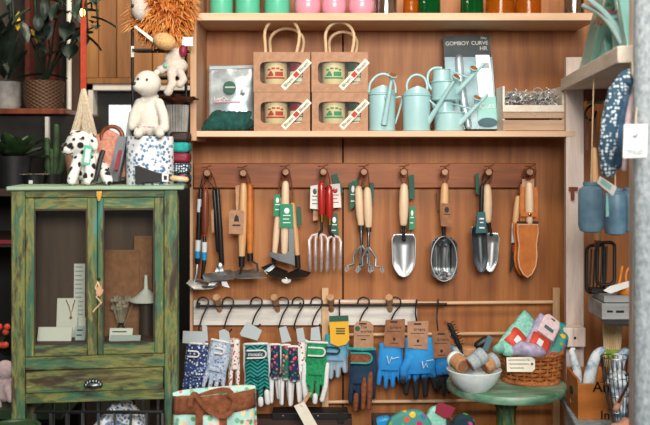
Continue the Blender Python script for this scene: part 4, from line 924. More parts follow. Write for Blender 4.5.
t.part('blade', MB().prism([P(202, 275, 2.91), P(230, 270, 2.92), P(236, 274, 2.9), P(234, 279, 2.88), P(205, 282, 2.88)], (0, .002, .002)), 'chrome', bevel=.0006)
loop(t, p1, (205.5, 191), 2.915, 'cord_brown')
t = tool('hand_shears', 'pair of long black handled shears on the first peg', 218, 284, 2.935)
for k, (a, c) in enumerate((((214.2, 191), (218.5, 250)), ((217.6, 190), (221.8, 264)))):
    t.part('handle', stick((a, ((a[0]+c[0])/2+.3, (a[1]+c[1])/2), c), 2.938-.012*k, (2.1, 2.5, 2.6)), 'black')
t.part('pivot', MB().ell(P(220, 266, 2.92), (L(3.2, 2.92), .006, L(3.6, 2.92))), 'steel')
t.part('blade', MB().prism([P(218, 265, 2.93), P(222, 266, 2.93), P(222, 278, 2.925), P(212, 288, 2.915), P(206, 289, 2.915)], (0, .003, 0)), 'chrome', bevel=.0008)
t.part('blade', MB().prism([P(219, 268, 2.92), P(223, 268, 2.92), P(226, 280, 2.91), P(230, 288, 2.9), P(222, 286, 2.9)], (0, .003, 0)), 'chrome', bevel=.0008)
slip(t, ((211, 211), (213.6, 209), (214, 232), (212, 233)), 2.925, 'kraft_pink', 'strap')
loop(t, p1, (216, 189), 2.935, 'black', .0014)
p2 = PEG[1]
def hoehead(t, neck, blade, Y, mat='chrome', nm='black_iron'):
    t.part('neck', MB().tube([P(x, y, yy) for x, y, yy in neck], .0038, 8), nm); t.part('blade', MB().prism([P(x, y, yy) for x, y, yy in blade], (0, .0018, .0022)), mat, bevel=.0006)
t = tool('hand_hoe', 'tan handled hoe with the kraft tag on the second peg', 243, 280, 2.915)
t.part('handle', wgrip((243.5, 186), (241.8, 257), 2.915, 8), 'handle'); t.part('ferrule', stick(((241.8, 256), (241.6, 267)), 2.915, (3.3, 2.8), rnd=False), 'black')
hoehead(t, ((241.6, 266, 2.915), (241, 272, 2.912), (239, 276, 2.9)), ((224, 276, 2.9), (240, 270, 2.93), (258, 272, 2.92), (267, 278, 2.885), (240, 279, 2.87)), 2.9)
b = slip(t, ((229, 212), (231, 210), (243, 210.5), (244.3, 213), (243, 234.5), (228.7, 233.5)), 2.90, 'kraft_pink')
t.part('tag_mark', MB().poly(((234.5, 217), (236.5, 214.5), (238.5, 217), (239, 221.5), (234, 221.5)), 2.8992, .0008), 'ink', b); t.part('print', MB().pbox(232.5, 240.5, 224.5, 226, 2.8992, .0008), 'ink', b)
slip(t, ((235.5, 186), (239.6, 185), (239.4, 210), (236, 210)), 2.925, 'kraft', 'tag_strip')
loop(t, p2, (243.5, 185), 2.915)
t = tool('hand_hoe', 'darker tan handled hoe hanging behind on the second peg', 250, 278, 2.94)
t.part('handle', wgrip((250, 186), (250, 254), 2.94, 7.4), 'leather'); t.part('ferrule', stick(((250, 253), (250.4, 261)), 2.94, (3.2, 3), rnd=False), 'black')
hoehead(t, ((250.4, 260, 2.94), (257, 264, 2.935), (258, 271, 2.93), (253, 275, 2.92)), ((238, 274, 2.93), (252, 269, 2.95), (262, 270, 2.94), (258, 277, 2.9), (244, 279, 2.9)), 2.93, 'steel')
loop(t, p2, (250, 185), 2.94)
p3 = PEG[2]
t = tool('hand_hatchet', 'pale handled slasher with a flat grey blade and big green tag', 285, 268, 2.91)
t.part('handle', wgrip((285.5, 184), (284.5, 252), 2.91, 8.4), 'handle_pale')
t.part('blade', MB().poly(((288.3, 226.5), (293.8, 228), (295, 266), (291.5, 264.5), (277, 260.5), (268.6, 255.5), (269.4, 251.5), (277, 253.2), (285.5, 254.5), (288.5, 251)), 2.895, .0025), 'blade_grey', bevel=.0006)
slip(t, ((280.2, 204), (292.8, 204), (293.5, 228.3), (280, 227.5)), 2.89, 'tag_green', marks=3)
loop(t, p3, (285.5, 183), 2.91)
t = tool('hand_hoe', 'pale handled black headed hoe hanging left on the third peg', 275, 276, 2.93)
t.part('handle', wgrip((279.5, 200), (274.5, 254), 2.935, 6.6), 'handle_pale'); t.part('ferrule', stick(((274.5, 253), (273.8, 262)), 2.935, (2.7, 2.2), rnd=False), 'black_iron')
hoehead(t, ((273.8, 261, 2.935), (272, 268, 2.93), (270, 272, 2.92)), ((261, 268, 2.93), (270, 264, 2.95), (288, 272, 2.94), (286, 279, 2.9), (272, 277, 2.89)), 2.93, 'black_iron')
t.part('edge', MB().prism([P(264, 271, 2.915), P(273, 265, 2.925), P(275, 267, 2.922), P(267, 274, 2.91)], (0, .001, .001)), 'saw_grey')
slip(t, ((274, 195), (280, 194), (281.5, 216.5), (273.3, 215.8)), 2.92, 'tag_green', marks=2)
loop(t, p3, (279.5, 199), 2.935)
t = tool('hand_hoe', 'hoe with a black neck hanging right on the third peg', 297, 278, 2.945)
t.part('handle', wgrip((292.5, 205), (297.3, 256), 2.945, 6.4), 'handle'); t.part('ferrule', stick(((297.3, 255), (298.3, 268)), 2.945, (2.8, 2.4), rnd=False), 'black')
hoehead(t, ((298.3, 267, 2.945), (300, 271, 2.94), (297, 274, 2.93)), ((284, 275, 2.93), (298, 269, 2.95), (311, 273, 2.93), (307, 277, 2.9), (288, 279, 2.89)), 2.93, 'black_iron')
slip(t, ((296.5, 206), (301, 207), (302, 225), (297, 226)), 2.93, 'tag_dkgreen')
t.part('badge', MB().ell(P(286.3, 280.5, 2.905), (L(4.8, 2.9), .003, L(3.2, 2.9))), 'tag_white')
loop(t, p3, (292.5, 204), 2.945)
p4 = PEG[3]
def fork(name, label, gx, gy0, gy1, Y, cx_, y0, y1, w, tines=4):
    t = tool(name, label, cx_, y1, Y)
    t.part('handle', wgrip((gx, gy0), (gx+.4, gy1), Y, 7.6), 'red_paint'); t.part('ferrule', stick(((gx+.4, gy1-1), (gx+.5, gy1+8)), Y, (2.9, 2.4), rnd=False), 'gold')
    n = t.part('neck', stick(((gx+.5, gy1+7), (gx+.5, y0-4), (cx_, y0+1)), Y, (1.4, 1.4, 1.7)), 'black_iron')
    mb = MB()
    for i in range(tines):
        s = (i/(tines-1)-.5)*2; x = cx_+s*w/2
        pts = [P(cx_, y0, Y), P(cx_+s*w*.36, y0+1.5, Y-.004), P(x, y0+6, Y-.01), P(x, y0+(y1-y0)*.5, Y-.018), P(x-s*.6, y1-4, Y-.012), P(x-s*.8, y1, Y-.006)]
        mb.tube(pts, [L(q, Y) for q in (1.5, 1.6, 1.7, 1.7, 1.5, .5)], 8, flat=.55)
    t.part('tines', mb, 'tine'); return t
soft('tine', '#a58a86', '#c8b5b0', .4, .3, 30.)
t = fork('hand_fork', 'red handled hand fork hanging in front on the fourth peg', 321.3, 184.5, 214, 2.91, 318.5, 234, 272, 18)
slip(t, ((310.5, 186), (319.5, 184.5), (319, 209.5), (310, 208.5)), 2.925, 'tag_white', marks=3, ink='forest'); loop(t, p4, (321.3, 183.5), 2.91)
t = fork('hand_fork', 'second red handled hand fork hanging behind on the fourth peg', 329.3, 188, 217, 2.94, 334, 236, 271, 13, 3)
slip(t, ((329, 184.5), (340, 183.5), (341.3, 207.5), (331, 208)), 2.955, 'tag_white', marks=3, ink='red_paint'); slip(t, ((331, 175), (337, 173.5), (343.5, 192), (337, 196)), 2.96, 'tag_dkgreen'); slip(t, ((329.5, 214), (337, 213), (339, 237), (331.5, 238)), 2.952, 'tag_dkgreen', marks=2)
slip(t, ((313, 209), (318, 209), (318, 220), (313, 221)), 2.95, 'kraft'); loop(t, p4, (329.3, 187), 2.94)
p5 = PEG[4]
def claw(label, ga, gb, Y, cx_, y0, y1, w, sgn):
    t = tool('hand_cultivator', label, cx_, y1, Y)
    t.part('handle', wgrip(ga, gb, Y, 8.6), 'handle_pale'); t.part('ferrule', stick((gb, (gb[0]+.1, gb[1]+6)), Y, (3.2, 2.8), rnd=False), 'steel_dark')
    t.part('shaft', stick(((gb[0]+.1, gb[1]+5), (cx_, y0)), Y, (1.5, 1.4)), 'steel_dark'); mb = MB()
    for s in (-1, -.15, .75) if sgn < 0 else (-.8, .1, 1):
        x = cx_+s*w/2
        mb.tube([P(cx_, y0-7, Y), P(cx_+s*w*.16, y0-2, Y-.006), P(cx_+s*w*.3, y0+4, Y-.03), P(x*.55+cx_*.45, y0+12, Y-.04), P(x, y1-4, Y-.036), P(x+s*1.5, y1, Y-.05)], [L(q, Y) for q in (1.1, 1.3, 1.3, 1.3, 1.2, .5)], 8)
        mb.prism([P(x-1.3, y1-5, Y-.036), P(x+1.3, y1-5, Y-.036), P(x+s*1.5+2, y1, Y-.05), P(x+s*1.5, y1+2.2, Y-.053), P(x+s*1.5-2, y1, Y-.05)], (0, .002, 0))
    t.part('claws', mb, 'chrome'); return t
t = claw('pale handled three pronged cultivator hanging left on the fifth peg', (358.6, 189), (361, 224), 2.935, 361.5, 252, 270, 27, -1)
slip(t, ((349, 183), (355, 181), (357, 205), (350, 210)), 2.955, 'tag_dkgreen', marks=2); slip(t, ((353, 180), (358.5, 179.5), (359, 203), (354, 206)), 2.962, 'tag_green'); loop(t, p5, (358.8, 188), 2.935)
t = claw('pale handled three pronged cultivator hanging in front on the fifth peg', (367.3, 190.5), (368.5, 226), 2.91, 368.5, 254, 271, 25, 1)
slip(t, ((370, 182), (374, 183), (373.5, 206), (370, 206)), 2.955, 'tag_dkgreen'); loop(t, p5, (367.3, 189.5), 2.91)
def scoopblade(t, cx_, y0, y1, w, Y, depth, mat, tipw, rim=False, tilt=0., shoulder=.12):
    def f(u, v):
        a = (u-.5)*2
        if tipw == 'point': hw = w/2*(min(1, .8+v/shoulder*.2) if v < shoulder else 1-.12*((v-shoulder)/(1-shoulder)))*(math.cos(max(0, (v-.62)/.38)*PI/2)**.55 if v > .62 else 1)
        else: hw = w/2*(math.sin(min(1, v/.22)*PI/2)**.5 if v < .22 else 1-.1*(v-.22))*(math.cos(max(0, (v-.8)/.2)*PI/2)**.5 if v > .8 else 1)
        hw = max(hw, .15)
        return P(cx_+tilt*v+hw*a, y0+(y1-y0)*v, Y+depth*(1-a*a)*min(1, v*4+.15)*(1 if tipw == 'point' else math.sin(min(1, (1-v)*3+.1)*PI/2)))
    return t.part('blade', MB().grid(f, 16, 26), mat, solid=.0016)
p6 = PEG[5]
t = tool('hand_trowel', 'pale handled trowel with a plain bright steel blade', 404, 277, 2.92)
t.part('handle', wgrip((404, 187), (403.5, 223), 2.92, 9.4), 'handle_pale'); t.part('ferrule', stick(((403.5, 222), (403.5, 227)), 2.92, (3.1, 2.4), rnd=False), 'black'); t.part('neck', stick(((403.5, 226), (403.7, 232), (403.8, 240)), 2.925, (1.7, 1.5, 2)), 'black_iron')
t.part('neck_ring', MB().tube(arc(P(403.6, 230.5, 2.915), L(3.4, 2.9), 0, 2*PI, 14)[:-1], .0018, 6, loop=True), 'black_iron')
scoopblade(t, 403.8, 234, 277.5, 24.5, 2.92, .022, 'steel', 'point'); slip(t, ((408.5, 175.5), (414, 174.5), (415, 198), (409.5, 199.5)), 2.955, 'tag_dkgreen'); slip(t, ((409.3, 206.5), (415.2, 206.5), (415, 229), (409, 230)), 2.955, 'tag_green', marks=2); loop(t, p6, (404, 186), 2.92)
p7 = PEG[6]
t = tool('soil_scoop', 'soil scoop with a deep rounded steel bowl and kraft tag', 444, 281, 2.92)
t.part('handle', wgrip((444.7, 186), (443.8, 224), 2.92, 8.6), 'handle'); t.part('neck', stick(((443.8, 223), (443.6, 229), (444, 239)), 2.92, (2.8, 2, 1.8), rnd=False), 'black_iron')
scoopblade(t, 444.1, 236, 281, 26.5, 2.905, .05, 'scoop_metal', 'round')
def f(u, v): return None
t.part('rim', MB().tube([P(444.1+13.0*math.sin(a)*(1 if math.cos(a) < 0 else .98), 258.7-22.4*math.cos(a)*(1 if abs(math.cos(a)) > .2 else 1), 2.905) for a in (k*2*PI/30 for k in range(30))], .0022, 6, loop=True), 'chrome')
slip(t, ((441.5, 203), (451.5, 204), (452.5, 227), (441, 226)), 2.9, 'kraft_dark', marks=1, ink='ink'); slip(t, ((437, 190), (441, 190), (441.5, 210), (437.5, 211)), 2.96, 'leather_dark'); loop(t, p7, (444.7, 185), 2.92)
p8 = PEG[7]
t = tool('hand_trowel', 'pale handled trowel with a narrow steel blade hanging right on the eighth peg', 491, 272, 2.935)
t.part('handle', wgrip((487.3, 187.5), (487.8, 220), 2.935, 9), 'handle_pale'); t.part('neck', stick(((487.8, 219), (489.5, 227), (491.5, 236)), 2.935, (2.5, 1.8, 1.8), rnd=False), 'black_iron')
scoopblade(t, 492, 233, 272.5, 15.5, 2.93, .016, 'steel', 'point', tilt=-2); loop(t, p8, (487.3, 187), 2.935)
t = tool('hand_trowel', 'dark trowel in a teal cardboard sleeve on the eighth peg', 478, 273, 2.905)
t.part('handle', wgrip((482, 186), (481, 218), 2.915, 4.4), 'black'); scoopblade(t, 478.6, 226, 273.5, 16, 2.905, .02, 'steel_dark', 'point', tilt=3)
s_ = t.part('sleeve', MB().poly(((477.5, 212), (485.2, 212), (487, 233), (475.5, 233.5)), 2.892, .012), 'teal_sleeve', bevel=.001)
t.part('print', MB().pbox(479.5, 484, 218, 219.5, 2.8912, .0006).pbox(480, 483.5, 222, 223, 2.8912, .0006).pbox(479.3, 484.5, 227, 228.5, 2.8912, .0006), 'ink_white', s_)
slip(t, ((475, 174), (479, 173), (480, 196), (476, 193)), 2.95, 'tag_dkgreen'); loop(t, p8, (482, 185), 2.915, 'black', .002)
p9 = PEG[8]
def sheath(pp, Y, th, label, stitch=True):
    t = tool('sheathed_knife', label, pp[0][0]+12, 278, Y)
    b = t.part('sheath', MB().poly(pp, Y, th), 'leather', bevel=.002)
    if stitch:
        cx_ = sum(p[0] for p in pp)/len(pp); cy_ = sum(p[1] for p in pp)/len(pp); q = [(cx_+(x-cx_)*.87, cy_+(y-cy_)*.95) for x, y in pp]
        t.part('stitching', MB().tube([P(x, y, Y-.0004) for x, y in q], .0011, 5, loop=True), 'stitch', b)
    return t, b
out = [(516.5, 223), (516.2, 232), (518, 244), (517, 258), (518.5, 268), (522.5, 275), (527.5, 278.5), (532.5, 275), (536.8, 267), (538.3, 256), (537.6, 244), (539.6, 232), (539.3, 223.5)]
t, b = sheath(out, 2.895, .014, 'garden knife with a pale grip in a stitched tan leather sheath, in front')
t.part('handle', wgrip((529.2, 185.5), (529.5, 222), 2.9, 8.4), 'handle_pale'); t.part('belt_loop', MB().poly(((520, 196), (522, 187), (537, 187), (538.5, 197), (538, 224), (520, 224)), 2.912, .004), 'leather', bevel=.001)
s_ = t.part('strap', MB().poly(((520.5, 212), (538, 212.5), (537.5, 217), (521, 216.5)), 2.886, .003), 'leather', bevel=.0008); t.part('snap', MB().ell(P(530, 214.5, 2.884), (.005, .002, .005)), 'gold', s_)
t.part('mouth', MB().pbox(517.5, 538.5, 221.5, 223.3, 2.893, .014), 'black', b); slip(t, ((522, 179), (534, 179), (534, 187), (522, 187)), 2.916, 'kraft', 'hanger'); loop(t, p9, (528, 180), 2.91, 'cord_brown', .0026, 3)
t, b = sheath([(x-3.2, y-.5) for x, y in out], 2.925, .01, 'second tan leather knife sheath hanging just behind the front one', False)
t.part('handle', wgrip((523, 186), (524, 222), 2.93, 7), 'handle'); loop(t, p9, (524, 185), 2.93, 'cord_brown', .002, 2)
t = tool('hand_saw', 'short black bladed saw with an orange wooden grip beside the knife sheath', 512, 273, 2.945)
t.part('handle', wgrip((518, 198), (514.8, 230), 2.945, 6.6), 'handle'); t.part('blade', MB().poly(((513, 238), (517, 238), (514, 262), (511, 273), (509.8, 272), (511, 250)), 2.945, .002), 'black_iron'); t.part('clip', MB().poly(((512, 223), (515, 224), (514.3, 243), (511.3, 243)), 2.935, .004), 'saw_grey', bevel=.0008); t.part('lock', MB().pbox(512.6, 514.6, 245, 252, 2.94, .004), 'red_paint')
loop(t, p9, (518, 197), 2.945, 'cord_brown', .002, 2)
# ------------------------------------------------------------------ gloves on the hooks
GG = 'gardening gloves hanging on the hook rod'
def hook(x, y1, Yg, label, straight=False, y0=304.5):
    t0 = P(x, y0-2.6, RY); r = L(4.3, RY); e = P(x, y1, Yg)
    if straight: pts = [t0+V((0, .007, -.008)), t0+V((0, .006, .002)), t0+V((0, 0, .006)), t0+V((0, -.006, .002)), V((e.x, RY-.008, (t0.z+e.z)/2)), e+V((0, 0, .008)), e+V((0, -.006, 0)), e+V((0, -.012, .006))]
    else: pts = [t0+V((-r*1.4, .003, -r*.9)), t0+V((-r*1.1, 0, r*.5)), t0+V((0, -.002, r*1.1)), t0+V((r*1.2, -.004, r*.5)), t0+V((r*1.1, -.006, -r*.9)), t0.lerp(e, .5)+V((0, -.004, 0)), e+V((-r*.8, .0, r*.6)), e+V((-r*.9, 0, -r*.3)), e+V((0, 0, -r*.9)), e+V((r*.9, 0, 0))]
    # round the polyline off
    q = []
    for i in range(len(pts)-1):
        for k in range(4):
            a = pts[max(i-1, 0)]; b = pts[i]; c = pts[i+1]; d = pts[min(i+2, len(pts)-1)]; s = k/4
            q.append(.5*((2*b)+(c-a)*s+(2*a-5*b+4*c-d)*s*s+(3*b-a-3*c+d)*s**3))
    q.append(pts[-1])
    one('s_hook', label, 'hook', MB().tube(q, .0027, 7), 'black_iron', 'black hooks on the rod')
class GF:                                 # a frame on a hanging glove: u across, v down (px), turned by a small tilt
    def __init__(s, cx_, y0, Y, tilt): s.c = (cx_, y0); s.Y = Y; s.a = tilt
    def __call__(s, u, v, dy=0.):
        c, q = math.cos(s.a), math.sin(s.a); return P(s.c[0]+u*c-v*q, s.c[1]+u*q+v*c, s.Y)+V((0, dy, 0))
def glove(label, cx_, y0, y1, w, Y, mat, tilt=0., thumb=1, back=None, cuff=None, edge=False, cufflen=.2, spread=1., fing=4, backoff=3.):
    """pair of gloves; the front one with four fingers and thumb, the other peeping out behind"""
    h = y1-y0; root = GF(cx_, y0, Y, tilt)
    t = Th('glove_pair', label, 'gloves', (root(0, h).x, Y, root(0, h).z), GG)
    def body(g, m, nm, lab=None):
        mb = MB(); hw = w/2; k = L(1, Y); fy = .42 if not edge else 1.1
        mb.tube([g(0, 1.5), g(0, h*.18), g(0, h*.4), g(0, h*.58)], [hw*k*.86, hw*k*.88, hw*k*.97, hw*k*.9], 20, flat=fy, rnd=False)
        n = fing
        for i in range(n):
            s = (i/(n-1)-.5)*2 if n > 1 else 0; fl = (.93, 1., .97, .86)[i] if n == 4 else 1-.05*i; rr = hw*.2 if n == 4 else hw*.42
            mb.tube([g(s*hw*.66, h*.5), g(s*hw*.78*spread, h*.72), g(s*hw*.82*spread+.3*math.sin(i*3), h*fl-rr)], [rr*k*1.08, rr*k*1.05, rr*k*.86], 12, flat=.95, rnd=True)
        if thumb: mb.tube([g(thumb*hw*.5, h*.32, -.004), g(thumb*hw*.98, h*.5, -.008), g(thumb*hw*1.08, h*.68, -.01)], [hw*.34*k, hw*.3*k, hw*.24*k], 12, flat=.9, rnd=True)
        return t.part(nm, mb, m, label=lab, remesh=.0026)
    b = body(root, mat, 'glove')
    gb = GF(cx_+backoff, y0-.6, Y+.02, tilt+(.05 if backoff > 0 else -.05)); body(gb, back or mat, 'glove')
    if cuff: 
        t.part('cuff_trim', MB().tube([root(-w*.46, 1.6, -.004), root(-w*.2, .9, -w*.2*L(1, Y)), root(w*.2, .9, -w*.2*L(1, Y)), root(w*.46, 1.6, -.004)], L(1.15, Y), 8), cuff, b)
    return t, b, root
def hcard(t, pp, Y, mat, hole=True, name='hang_card', parent=None):
    b = t.part(name, MB().poly(pp, Y, .0015), mat, parent)
    return b
def logoloop(t, b, root, u, v, w, h, Y, mat='white', inner=None, rot=0.):
    """little stadium shaped wrist tab"""
    pts = [root(u-w/2, v, Y)]+[root(u+w/2-h/2+h/2*math.sin(a), v+h/2-h/2*math.cos(a), Y) for a in (PI*i/8 for i in range(9))]+[root(u-w/2, v+h, Y)]
    if inner: t.part('wrist_tab', MB().prism(pts, (0, .002, 0)), inner, b)
    t.part('tab_edge', MB().tube([p+V((0, -.001, 0)) for p in pts], L(.85, 2.9), 6), mat, b)
Y0 = 2.915
hook(203, 329, 2.905, 'black hook nearest the cabinet, holding the navy patterned gloves'); hook(228, 329, 2.905, 'black hook over the pale floral gloves'); hook(256.5, 324, 2.905, 'black hook over the teal zigzag gloves')
hook(283, 327, 2.91, 'black hook over the dark floral gloves'); hook(298, 327, 2.91, 'black hook next to the green gloves on their left'); hook(316.5, 324, 2.905, 'black hook over the green gloves')
hook(339.5, 320, 2.90, 'short black hook through the yellow card', True); hook(363.5, 323, 2.905, 'black hook through the round topped kraft card'); hook(395, 322, 2.90, 'black hook through the kraft card of the first bright blue gloves'); hook(416.5, 323.5, 2.90, 'black hook through the kraft card of the black fingered blue gloves', True); hook(438, 334, 2.90, 'long straight black hook at the end of the rod', True)
t, b, g_ = glove('navy blue patterned gloves hanging next to the cabinet', 197, 341.5, 402, 24, 2.885, 'navy_floral', .06, 0, 'navy_floral', 'glove_white', backoff=2)
hcard(t, ((183, 331), (205.5, 331.5), (205, 344), (182.5, 343)), 2.868, 'paper_grey'); t.part('card_tab', MB().poly(((202, 324), (207, 326), (208, 341), (203, 341)), 2.875, .0012), 'paper_grey')
logoloop(t, b, g_, -1.5, 7.5, 11, 5.5, -.034)
t, b, g_ = glove('pale blue floral gloves tilted on the second hook', 222.5, 339.5, 395, 23, 2.875, 'pale_floral', .2, 0, 'pale_floral', 'glove_white', backoff=-2)
hcard(t, ((219, 331), (224, 329), (229, 332), (230.5, 343), (219.5, 342)), 2.862, 'paper_grey'); logoloop(t, b, g_, 0, 7, 9, 5, -.034)
t, b, g_ = glove('narrow white gloves with red strawberry print, seen edge on', 236.5, 337.5, 392, 9, 2.885, 'strawberry', .05, 0, 'strawberry', None, True, fing=2, backoff=-3)
t, b, g_ = glove('teal gloves with navy zigzag pattern and a name tab at the wrist', 256, 342, 402, 25, 2.87, 'glove_zigzag', -.03, 0, 'glove_white', 'glove_white', backoff=-3)
hcard(t, ((240, 333), (247, 321.5), (262, 330.5), (257.5, 340.5), (241, 336)), 2.858, 'paper_grey')
logoloop(t, b, g_, 1, 6, 19, 7.5, -.036, inner='saw_card'); t.text('mosaic', g_(0, 9.8, -.0375), .0165, 'ink_white')
t.part('fingertips', MB().tube([g_(-9, 51, -.006), g_(-9, 58, -.006)], L(3, 2.87), 10, rnd=True).tube([g_(9.5, 50, -.006), g_(10, 60, -.006)], L(2.8, 2.87), 10, rnd=True).tube([g_(3, 57, -.004), g_(3, 62, -.004)], L(2.8, 2.87), 10, rnd=True), 'glove_white', b, label='white fingertips')
t, b, g_ = glove('navy and coral floral gloves seen edge on, beside the teal zigzag pair', 275.5, 343, 404, 11.5, 2.885, 'dark_floral', -.01, 0, 'glove_white', 'glove_white', True, fing=2, backoff=-5)
t, b, g_ = glove('green floral gloves with white palms, middle of the three narrow pairs', 286, 343.5, 406, 10, 2.872, 'green_floral', .0, 0, 'glove_white', 'glove_white', True, fing=2, backoff=-4)
hcard(t, ((279, 328), (286, 326), (291.5, 341), (282, 343)), 2.865, 'paper_grey')
t, b, g_ = glove('dark floral gloves with coral dots, third of the narrow pairs', 293, 345, 407, 11, 2.862, 'dark_floral', -.03, 0, 'glove_white', 'glove_white', True, fing=2, backoff=4)
t, b, g_ = glove('white gloves with pink floral cuffs just left of the green gloves', 302, 339, 398, 9, 2.885, 'strawberry', -.02, 0, 'glove_white', 'glove_white', True, fing=2, backoff=3)
hcard(t, ((296, 329), (303, 327.5), (305.5, 341), (298, 342)), 2.868, 'paper_grey')
t, b, g_ = glove('bright green gloves with white palm edges and wrist loop', 317, 340.5, 399, 23, 2.87, 'glove_green', .05, 0, 'glove_white', 'glove_white', backoff=-3)
hcard(t, ((311, 328), (319, 326.5), (321, 340.5), (310.5, 340)), 2.858, 'paper_grey'); logoloop(t, b, g_, 0, 5, 17, 8, -.034, inner='glove_green')
t.part('white_edge', MB().tube([g_(-11, 24, .0), g_(-11.5, 40, -.002), g_(-8.5, 57, -.004)], [L(2.6, 2.87)]*3, 10, rnd=True).tube([g_(11.5, 24, .0), g_(11, 44, -.002), g_(8, 58.5, -.004)], [L(2.6, 2.87)]*3, 10, rnd=True).tube([g_(1, 55, -.004), g_(1, 61, -.004)], L(2.6, 2.87), 10, rnd=True), 'glove_white', b)
t, b, g_ = glove('pale blue knit gloves with a yellow card beside the green pair', 336, 333, 380, 25, 2.895, 'glove_sky', .04, 0, 'glove_sky', None, backoff=3)
c_ = hcard(t, ((329, 318), (348.3, 317.5), (349.3, 340), (346, 344.5), (338, 346.5), (330.5, 343.5)), 2.868, 'yellow_card'); t.part('card_band', MB().poly(((329, 316), (348.4, 315.5), (348.6, 321), (329.2, 321.8)), 2.866, .0012), 'tag_dkgreen', c_)
mb = MB(); [mb.pbox(336, 345, 328+2.4*i, 329.4+2.4*i, 2.8672, .0006) for i in range(3)]; t.part('print', mb, 'forest', c_); logoloop(t, b, g_, -3, 12, 14, 6, -.036, 'ink')
t, b, g_ = glove('navy gloves with brown suede fingers and a teal wrist band', 362, 349, 408, 26, 2.875, 'glove_navy', .02, 0, 'glove_navy', None, backoff=4)
mb = MB()
for u in (2.5, 8.5): mb.tube([g_(u, 24, -.006), g_(u, 40, -.01), g_(u-.5, 58, -.006)], [L(3, 2.87), L(3.1, 2.87), L(2.4, 2.87)], 10, rnd=True)
mb.tube([g_(-5, 46, -.008), g_(-5.5, 60, -.004)], L(2.6, 2.87), 10, rnd=True)
t.part('suede', mb, 'brown_suede', b, label='brown suede finger patches'); logoloop(t, b, g_, -1, 1.5, 21, 10, -.038, 'cuff_teal', 'brown_suede')
t.part('cuff', MB().tube([g_(-13, -.5, -.004), g_(0, -1.5, -.032), g_(13, -.5, -.004)], L(1.4, 2.87), 8), 'cuff_teal', b)
def kraftcard(t, pp, Y, mat, head, mark=True):
    xs = [p[0] for p in pp]; ys = [p[1] for p in pp]; x0, x1, y0, y1 = min(xs), max(xs), min(ys), max(ys)
    b = hcard(t, pp, Y, mat); cx_ = (x0+x1)/2
    t.part('hang_slot', MB().pbox(cx_-4, cx_+3.2, y0+2.2, y0+3.8, Y-.0006, .0008), 'black', b)
    mb = MB(); mb.pbox(x0+3, x1-4, y0+12, y0+12.6, Y-.0006, .0006)
    if mark: mb.ell(P(cx_, y0+20, Y), (L(1.4, Y), .0008, L(1.6, Y)))
    mb.pbox(cx_-4, cx_+4, y0+24, y0+24.6, Y-.0006, .0006); t.part('print', mb, 'ink', b)
    if head: t.text(head, P(cx_+1.5, y0+8.4, Y-.0008), .0155, 'ink', b)
    return b
c_ = hcard(t, ((354, 326), (356.5, 322.5), (361, 321), (367, 321), (371, 322.5), (373.3, 326), (373.5, 349), (353.6, 349)), 2.866, 'kraft_pink')
t.part('hang_slot', MB().pbox(359, 366.5, 323, 324.6, 2.8654, .0008), 'black', c_); t.part('logo', MB().lathe(P(357.5, 328.6, 2.8655), [(.001, -.0003), (L(2.6, 2.87), -.0003), (L(2.6, 2.87), .0003)], 20, M=Matrix.Rotation(PI/2, 3, 'X')), 'tag_dkgreen', c_)
t.text('The\nworkers', P(360.3, 329.2, 2.865), .0135, 'ink', c_, ax='LEFT'); t.part('print', MB().pbox(357, 370, 335.5, 336.1, 2.8654, .0006).pbox(361, 366, 339, 340, 2.8654, .0006), 'ink', c_)
t, b, g_ = glove('bright blue gloves hanging under a dark kraft card', 390.5, 342, 390, 26, 2.89, 'glove_blue', .03, 0, 'glove_blue', None, backoff=2)
kraftcard(t, ((385.5, 320), (405, 319), (404.5, 348), (383.5, 346.5)), 2.87, 'kraft_dark', 'briers'); mb = MB(); mb.tube([g_(-4, 11, -.04), g_(-2, 19, -.04), g_(1, 12, -.04)], .0016, 5).tube([g_(1, 14, -.04), g_(8, 12, -.04)], .001, 5); t.part('logo', mb, 'ink_white', b)
t, b, g_ = glove('bright blue gloves with black dipped fingers under a pale kraft card', 419, 336, 400, 33, 2.885, 'glove_blueblack', -.03, -1, 'glove_blueblack', None, backoff=3, spread=1.08)
kraftcard(t, ((407.5, 321.5), (428.5, 321), (427.5, 349.5), (407.5, 348)), 2.862, 'kraft_pink', 'briers')
mb = MB(); mb.tube([g_(1, 22, -.046), g_(2, 29, -.046), g_(5, 24, -.046), g_(6, 28, -.046)], .0018, 5).tube([g_(5, 22, -.045), g_(12, 21, -.043)], .001, 5); t.part('logo', mb, 'ink_white', b)
t, b, g_ = glove('bright blue gloves half hidden behind the white bowl', 443, 345, 396, 20, 2.895, 'glove_blueblack', -.06, 0, 'glove_blueblack', None, backoff=3)
kraftcard(t, ((431.5, 331), (450, 331.5), (451.5, 357), (434, 358.5)), 2.872, 'kraft_dark', 'briers')
# ------------------------------------------------------------------ low bench, dark chest, tote bag
BZ = .46
t = Th('bench', 'low dark wooden bench under the gloves', 'bench', (-.05, 2.62, 0))
t.part('seat', MB().box(-.372, .385, 2.2, 2.93, BZ-.03, BZ), 'dark_wood', bevel=.003)
for x in (-.33, .33):
    for y in (2.24, 2.88): t.part('leg', MB().box(x-.02, x+.02, y-.02, y+.02, 0, BZ-.03), 'dark_wood_v')
Yx = 2.86
t = Th('chest', 'dark brown chest with a black top bar under the gloves', 'chest', (X(300, Yx), Yx+.06, BZ))
t.part('body', MB().box(X(252, Yx), X(352, Yx), Yx, Yx+.06, BZ, Z(419, Yx)), 'dark_wood', bevel=.002)
t.part('bar', MB().box(X(272, Yx), X(348, Yx), Yx-.006, Yx+.066, Z(419, Yx), Z(412.5, Yx)), 'black_iron', bevel=.002)
t.part('bracket', MB().pbox(338, 344, 412, 423, Yx-.012, .005), 'black_iron')
